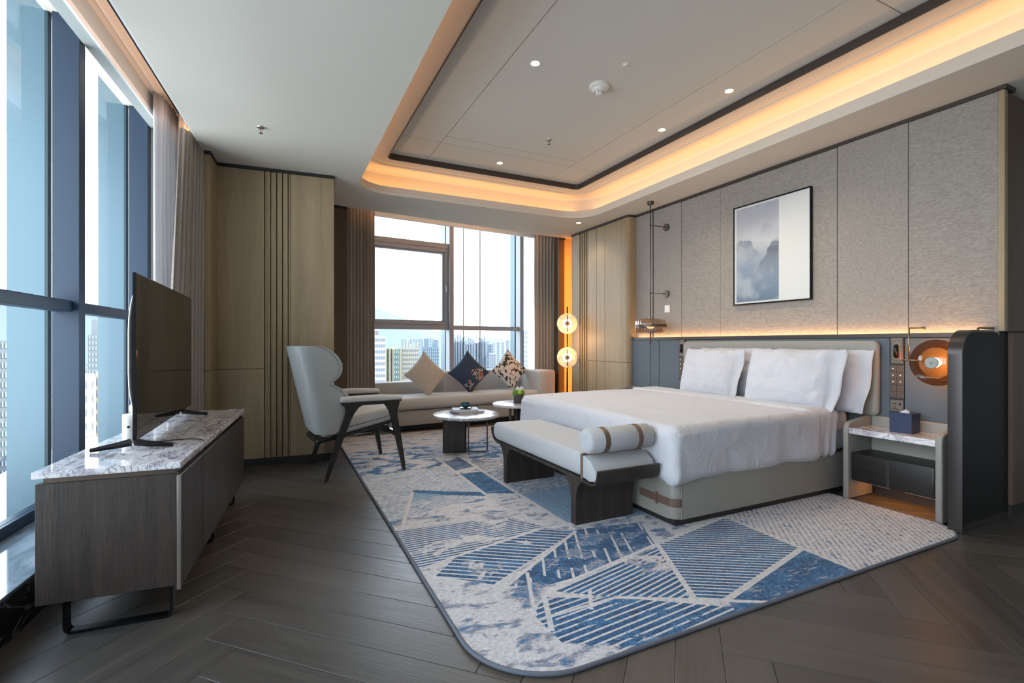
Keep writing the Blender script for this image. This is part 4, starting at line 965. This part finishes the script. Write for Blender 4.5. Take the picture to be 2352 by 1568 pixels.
# ---- floor lamp
fl_ = thing('floor_lamp', 'floor lamp with two glowing alabaster discs on a dark rod', 'lamp', (3.88, 6.13, 0), R(-32))
finish('base', lathe([(.005, 0), (.115, 0), (.12, .006), (.115, .014), (.005, .018)], 40), M['black'], fl_, True, 50)
finish('rod', tube([(0, 0, .01), (0, 0, 1.69)], .010, n=10), M['black'], fl_, True); finish('lower_rod', tube([(0, 0, .01), (0, 0, .72)], .013, n=12), M['black'], fl_, True)
def alab():
    g = G('alabaster', .4); P = g.coord(); n1 = g.noise(P, 9, 5, .7, 1.5); c = g.ramp(n1, ((.3, (.55, .30, .13)), (.55, (1, .66, .36)), (.8, (1, .80, .55)))); g.color(c)
    g.t.links.new(c, g.b.inputs['Emission Color']); g.b.inputs['Emission Strength'].default_value = .30; return g.m
am = alab(); ring_m = emit('warm_ring', (1, .84, .58), 1.5)
for z in (.94, 1.44):
    d = finish('alabaster_disc', lathe([(.005, -.014), (.135, -.014), (.148, -.008), (.151, 0), (.148, .008), (.135, .014), (.005, .014)], 56, c=(0, -.03, z), axis='y'), am, fl_, True, 40)
    finish('glow_ring', lathe([(.036, -.016), (.068, -.016), (.068, -.0145), (.036, -.0145)], 40, c=(0, -.03, z), axis='y'), ring_m, d)
    finish('hub', lathe([(.004, -.05), (.030, -.05), (.034, -.046), (.034, -.020), (.004, -.018)], 28, c=(0, -.03, z), axis='y'), plain('hub_bronze', (.30, .17, .08), .4), d, True, 40)
    finish('front_rod', tube([(0, -.052, z - .125), (0, -.056, z - .06), (0, -.082, z), (0, -.056, z + .06), (0, -.052, z + .125)], .006, n=8), M['black'], d, True)
ll = bpy.data.lights.new('lamp_glow', 'POINT'); ll.energy = 3; ll.color = (1, .55, .22); ll.shadow_soft_size = .05; lo = bpy.data.objects.new('lamp_glow', ll); COL.objects.link(lo); lo.parent = fl_; lo.location = (0, -.18, 1.2)

# ---- ceiling fittings
def spot(label, x, y, z, pw=21):
    t = thing('downlight', label, 'downlight', (x, y, z), 0, 'recessed ceiling downlights')
    finish('rim', lathe([(.030, -.0), (.040, -.0025), (.042, 0), (.040, .002), (.030, .002)], 32, cap=False), M['white'], t, True)
    finish('lens', lathe([(.003, -.0005), (.030, -.0005), (.030, .002), (.003, .002)], 24), M['led'], t)
    d = bpy.data.lights.new('spot', 'SPOT'); d.energy = pw; d.color = (1, .82, .6); d.spot_size = R(115); d.spot_blend = .6; d.shadow_soft_size = .03
    o = bpy.data.objects.new('spot', d); COL.objects.link(o); o.parent = t; o.location = (0, 0, -.01)
spot('round downlight in the tray, nearest the long window side', 1.664, 3.053, 3.15)
spot('round downlight in the tray panel, nearest the right dark trim and the viewer', 3.23, 2.715, 3.15)
spot('round downlight in the tray panel beside the right dark trim, farther one', 3.251, 3.487, 3.15)
spot('round downlight in the tray at the window end', 2.229, 4.913, 3.15)
spot('round downlight in the lower soffit by the oak pier', 3.729, 5.601, 2.80, 7)
sd = thing('smoke_detector', 'white domed smoke detector on the tray ceiling', 'smoke detector', (2.25, 3.096, 3.15))
finish('base', lathe([(.005, 0), (.075, 0), (.077, -.006), (.076, -.024), (.068, -.030), (.005, -.030)], 48), M['white'], sd, True, 40)
finish('dome', lathe([(.005, -.030), (.052, -.030), (.048, -.044), (.034, -.052), (.033, -.060), (.030, -.068), (.018, -.073), (.005, -.074)], 40), M['white'], sd, True, 40)
bm = bmesh.new()
for k in range(8):
    a = R(45 * k); bbox(bm, .0315 * cos(a) - .004, .0315 * cos(a) + .004, .0315 * sin(a) - .004, .0315 * sin(a) + .004, -.062, -.056)
finish('vents', bm, M['black'], sd)
sn = finish('ceiling_sensor', lathe([(.003, 0), (.024, 0), (.025, -.005), (.015, -.008), (.012, -.014), (.003, -.015)], 28), M['white'], None, True, 40); sn.location = (2.249, 2.776, 3.15); tag(sn, 'tiny white round sensor beyond the smoke detector toward the viewer', 'sensor')
def sprinkler(label, x, y, z):
    t = thing('fire_sprinkler', label, 'sprinkler', (x, y, z), 0, 'ceiling fire sprinklers'); st_ = plain('chrome', (.45, .42, .38), .2, .9)
    finish('escutcheon', lathe([(.006, 0), (.028, 0), (.026, -.006), (.010, -.010), (.006, -.012)], 24), st_, t, True, 40)
    finish('frame_arms', tube([(-.004, 0, -.01), (-.012, 0, -.022), (-.010, 0, -.036), (0, 0, -.044), (.010, 0, -.036), (.012, 0, -.022), (.004, 0, -.01)], .0022, n=6), st_, t, True)
    finish('bulb', tube([(0, 0, -.012), (0, 0, -.040)], .0025, n=8), emit('red_bulb', (.4, .02, .01), .0), t, True)
    finish('deflector', lathe([(.002, -.046), (.016, -.047), (.016, -.045), (.002, -.044)], 16), st_, t)
sprinkler('chrome fire sprinkler in the lower ceiling near the long window', -.111, 4.175, 2.80)
sprinkler('chrome fire sprinkler inside the tray toward the far end', 2.409, 4.139, 3.15)

# ---- curtains
def curtain(name, label, mat, O, A, p0, p1, z0, z1, folds, amp, seed, sweep_=lambda z: 0, along='y', grp=None):
    bm = bmesh.new(); nu, nz = folds * 12, 22; g = []
    dx, dy = p1[0] - p0[0], p1[1] - p0[1]; L = sqrt(dx * dx + dy * dy); nx_, ny_ = -dy / L, dx / L
    for i in range(nu + 1):
        u = i / nu; col = []
        for j in range(nz + 1):
            z = z0 + (z1 - z0) * j / nz; zz = j / nz
            ph = 2 * pi * folds * u + .8 * noise.noise(V((u * 4 + seed, zz * 1.2, 0))); a = amp * (1 + .5 * noise.noise(V((u * 5, seed, zz)))) * (1 if zz < .93 else 1.15)
            off = a * sin(ph) + .25 * a * sin(2 * ph + 1) + .012 * noise.noise(V((u * 9, zz * 2.2, seed))); s = u + sweep_(zz) * (1 - u) * 0 + .006 * sin(3 * ph)
            e = sweep_(zz); s = s + e * (1 - u)
            col.append(bm.verts.new((p0[0] + dx * s + nx_ * off, p0[1] + dy * s + ny_ * off, z)))
        g.append(col)
    for i in range(nu):
        for j in range(nz): bm.faces.new((g[i][j], g[i + 1][j], g[i + 1][j + 1], g[i][j + 1]))
    o = finish(name, bm, mat, None, True); o.location = (O.x, O.y, 0); o.rotation_euler = (0, 0, A); tag(o, label, 'curtain', grp)
    md = o.modifiers.new('t', 'SOLIDIFY'); md.thickness = .003; return o
curtain('sheer_curtain', 'white sheer curtain gathered at the end of the long glass wall', M['sheer'], LO, AL, (-.235, 4.50), (-.215, 4.93), .01, 3.06, 6, .022, 1)
curtain('linen_drape', 'greige linen drape bunched beside the oak pier', M['drape'], LO, AL, (-.150, 4.42), (-.018, 4.885), .01, 3.05, 8, .024, 4, lambda z: .42 * z ** 1.3)
curtain('linen_drape', 'greige linen drape at the left edge of the sofa window', M['drape'], BO, AB, (.775, .20), (1.165, .22), .01, 3.05, 9, .026, 7)
curtain('linen_drape', 'greige linen drape at the right edge of the sofa window', M['drape'], BO, AB, (3.755, .33), (4.18, .31), .01, 3.05, 7, .03, 9)

# ================================================================== OUTSIDE
def pol(b, d, z=0): return V((d * sin(R(b)), d * cos(R(b)), z))
GZ = -82
gnd = G('city_ground', .9); gn = gnd.noise(gnd.coord('Object', (1, 1, 1)), .02, 5, .7); gnd.color(gnd.mix(gnd.smooth(gn, .4, .6), (.03, .045, .035), (.10, .10, .10)))
g_ = finish('ground', box(-2500, 6000, 40, 9000, GZ - 2, GZ), gnd.m); tag(g_, 'distant city ground far below the windows', kind='structure')
winm = plain('far_window', (.05, .06, .075), .3); winb = plain('far_window_blue', (.10, .14, .18), .3)
def tower(label, b0, b1, dist, ztop, col_, rows=20, cols=6, grp=None, depth=18, winf=.5, crown=0, wm=None, pil=False):
    p0, p1 = pol(b0, dist), pol(b1, dist); c = (p0 + p1) / 2; w_ = (p1 - p0).length; rz = -R((b0 + b1) / 2)
    t = thing('apartment_tower', label, 'building', (c.x, c.y, GZ), rz, grp); h = ztop - GZ
    fm = plain('facade', tuple(c * .30 for c in col_), .8)
    finish('walls', box(-w_ / 2, w_ / 2, 0, depth, 0, h), fm, t)
    bm = bmesh.new(); fh = h / (rows * (h / (ztop + 60)) if 0 else rows); cw = w_ / cols
    lo = max(0, int((h - 95) / fh))
    for r in range(lo, rows):
        for k in range(cols):
            x = -w_ / 2 + cw * (k + .5); z = fh * (r + .5); a = cw * winf / 2; bb_ = fh * .27
            bbox(bm, x - a, x + a, -.25, .1, z - bb_, z + bb_)
    o = finish('windows', bm, wm or winm, t); o['kind'] = 'stuff'
    if pil:
        bm = bmesh.new()
        for k in range(0, cols + 1, 2): bbox(bm, -w_ / 2 + cw * k - .5, -w_ / 2 + cw * k + .5, -1.2, 0, 0, h)
        finish('piers', bm, fm, t)
    if crown:
        bm = bmesh.new(); random.seed(int(b0 * 10))
        for k in range(crown):
            x = -w_ / 2 + w_ * (k + .5) / crown; hh = 2 + 3 * random.random(); bbox(bm, x - w_ / crown * .28, x + w_ / crown * .28, 2, depth - 4, h, h + hh)
        finish('roof_blocks', bm, fm, t)
    return t
Hh = lambda y, d, px: 1.15 + d * cos(atan((px - 1176) / 1115.)) * (788 - y) / 1115.
tower('bright white tower with square window grid at the left of the sofa window', 9.4, 11.25, 190, Hh(773, 190, 870), (.62, .62, .60), 38, 7, winf=.45, depth=16)
tower('stepped white crown block behind the white window-grid tower', 9.0, 10.5, 225, Hh(756, 225, 862), (.55, .47, .44), 30, 5, crown=4)
tower('cream apartment block with green-glass bay right of the white tower', 11.3, 13.1, 260, Hh(800, 260, 895), (.42, .40, .28), 34, 9, winf=.4, pil=True)
tower('green glass bay between the cream apartment blocks', 12.15, 12.75, 235, Hh(803, 235, 905), (.14, .22, .19), 34, 3, winf=.6, wm=winb, depth=12)
tower('wide cream apartment block behind the oatmeal cushion', 13.1, 15.0, 262, Hh(799, 262, 940), (.55, .52, .42), 34, 8, winf=.4, crown=5)
tower('blue-grey tower behind the first window mullion', 15.35, 17.3, 300, Hh(796, 300, 995), (.20, .28, .36), 40, 9, winf=.45, wm=winb, crown=2)
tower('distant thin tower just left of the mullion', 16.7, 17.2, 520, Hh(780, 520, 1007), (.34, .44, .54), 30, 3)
for i, (a, b, y) in enumerate(((19.0, 20.22, 784), (20.3, 21.4, 790), (21.48, 22.75, 785))):
    tower(('pale blue-grey slab, left third of the wide block in the middle pane', 'pale blue-grey slab, lower middle of the wide block in the middle pane', 'pale blue-grey slab, right third of the wide block in the middle pane')[i], a, b, 330 - 22 * (i == 1), Hh(y, 330 - 22 * (i == 1), 1080), (.28, .34, .42), 44, 8, depth=12, winf=.45, crown=4, pil=True, wm=winb)
tower('slim blue tower right of the wide block', 22.95, 23.5, 380, Hh(790, 380, 1127), (.20, .28, .36), 40, 3, wm=winb)
tower('slim white-edged lower tower right of the wide block', 23.1, 24.0, 325, Hh(812, 325, 1130), (.50, .52, .55), 40, 4, wm=winb)
tower('white tower seen through the narrow right pane', 27.2, 28.9, 230, Hh(757, 230, 1215), (.55, .58, .60), 40, 6, winf=.4, wm=winb)
random.seed(11)
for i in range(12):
    b = 13.0 + i * .32; tower('hazy blue high-rise in the far left skyline row', b, b + .24, 900, Hh(776 + random.random() * 5, 900, 950), (.42, .54, .66), 20, 2, 'far skyline row in the left pane', 30)  # distance haze is painted in as a pale blue facade
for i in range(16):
    b = 19.0 + i * .55 + random.random() * .2; tower('hazy pale high-rise in the far skyline beyond the right panes', b, b + .32, 1300, Hh(779 + random.random() * 10, 1300, 1140), (.52, .62, .72), 16, 2, 'far skyline beyond the right panes', 30)  # paler facade colour stands in for thicker distance haze
# seen through the long glass wall
tower('grey gridded tower at the left frame edge', -21.6, -20.25, 150, Hh(782, 150, 5), (.22, .25, .28), 40, 7, winf=.5, wm=winb)
tower('grey tower with pale balconies between the mullion and the fin', -15.3, -14.2, 210, Hh(768, 210, 212), (.22, .26, .30), 46, 5, winf=.5, wm=winb, crown=1)
tower('sunlit white tower below the grey balcony tower', -15.6, -14.75, 120, Hh(868, 120, 205), (.75, .73, .68), 30, 2, winf=.12)
tower('tan tower edge right of the sunlit white tower', -14.75, -14.3, 122, Hh(862, 122, 218), (.40, .36, .26), 34, 2, winf=.5)
rl = ['low white-walled house block far below the glass wall']
mats_low = [plain('low_wall', tuple(x * .34 for x in c), .85) for c in ((.45, .44, .42), (.30, .30, .31), (.52, .47, .40), (.20, .22, .24))]
proto = []
for k in range(4):
    t = thing('low_rise_house', rl[0], 'building', (0, 0, GZ), 0, 'low houses far below the glass wall')
    w_, d_, h_ = 9 + 3 * k, 8 + 2 * k, 9 + 5 * (k % 3)
    finish('walls', box(-w_ / 2, w_ / 2, -d_ / 2, d_ / 2, 0, h_), mats_low[k], t)
    bm = bmesh.new(); bbox(bm, -w_ / 4, w_ / 8, -d_ / 4, d_ / 4, h_, h_ + 2.2); bbox(bm, -w_ / 2, w_ / 2, -d_ / 2, -d_ / 2 + .4, h_, h_ + .9); finish('roof_hut', bm, mats_low[(k + 1) % 4], t)
    bm = bmesh.new()
    for x in range(int(w_ / 3)):
        for z in range(int(h_ / 3)): bbox(bm, -w_ / 2 + 1 + x * 3, -w_ / 2 + 2.5 + x * 3, -d_ / 2 - .1, -d_ / 2 + .1, 1 + z * 3, 2.4 + z * 3)
    finish('windows', bm, winm, t)['kind'] = 'stuff'; proto.append(t)
for k_, w_ in enumerate(('white-walled', 'grey-walled', 'sand-walled', 'dark grey')): proto[k_]['label'] = w_ + ' low house block far below the long glass wall'
random.seed(5); n_ = 0; taken = []
for ring in range(26):
    d = 185 * 1.085 ** ring if ring else 175
    for b in [-21.6 + q * 1.0 * (180 / d) ** .5 * 3.4 for q in range(4)] + [-16.0 + q * .85 * (180 / d) ** .5 * 2.2 for q in range(2)]:
        if b > -14.0 or (-20.0 < b < -16.6) or (d < 240 and b > -16.4) or d < 180: continue
        p = pol(b + random.uniform(-.3, .3), d * random.uniform(.97, 1.03)); k = random.randrange(4)
        if any((p.x - a) ** 2 + (p.y - b_) ** 2 < 24 ** 2 for a, b_ in taken): continue
        taken.append((p.x, p.y))
        o = proto[n_] if n_ < 4 else copy_tree(proto[k]); n_ += 1
        o.location = (p.x, p.y, GZ); o.rotation_euler = (0, 0, random.uniform(-.5, .9))
def ridge(name, label, b0, b1, d, prof, col_):
    bm = bmesh.new(); N = 70; top = []; bot = []; back = []
    for i in range(N + 1):
        b = b0 + (b1 - b0) * i / N; f = i / N * (len(prof) - 1); k = min(int(f), len(prof) - 2); h = prof[k] + (prof[k + 1] - prof[k]) * (f - k) + .03 * max(prof) * noise.noise(V((b * 1.5, d, 0)))
        top.append(bm.verts.new(pol(b, d + 300, h))); bot.append(bm.verts.new(pol(b, d, GZ))); back.append(bm.verts.new(pol(b, d + 800, GZ)))
    for i in range(N):
        bm.faces.new((bot[i], bot[i + 1], top[i + 1], top[i])); bm.faces.new((top[i], top[i + 1], back[i + 1], back[i]))
    o = finish(name, bm, plain('haze_blue_hill', col_, .95), None, True); tag(o, label, 'mountain'); return o  # hill colour carries the blue of the distance haze
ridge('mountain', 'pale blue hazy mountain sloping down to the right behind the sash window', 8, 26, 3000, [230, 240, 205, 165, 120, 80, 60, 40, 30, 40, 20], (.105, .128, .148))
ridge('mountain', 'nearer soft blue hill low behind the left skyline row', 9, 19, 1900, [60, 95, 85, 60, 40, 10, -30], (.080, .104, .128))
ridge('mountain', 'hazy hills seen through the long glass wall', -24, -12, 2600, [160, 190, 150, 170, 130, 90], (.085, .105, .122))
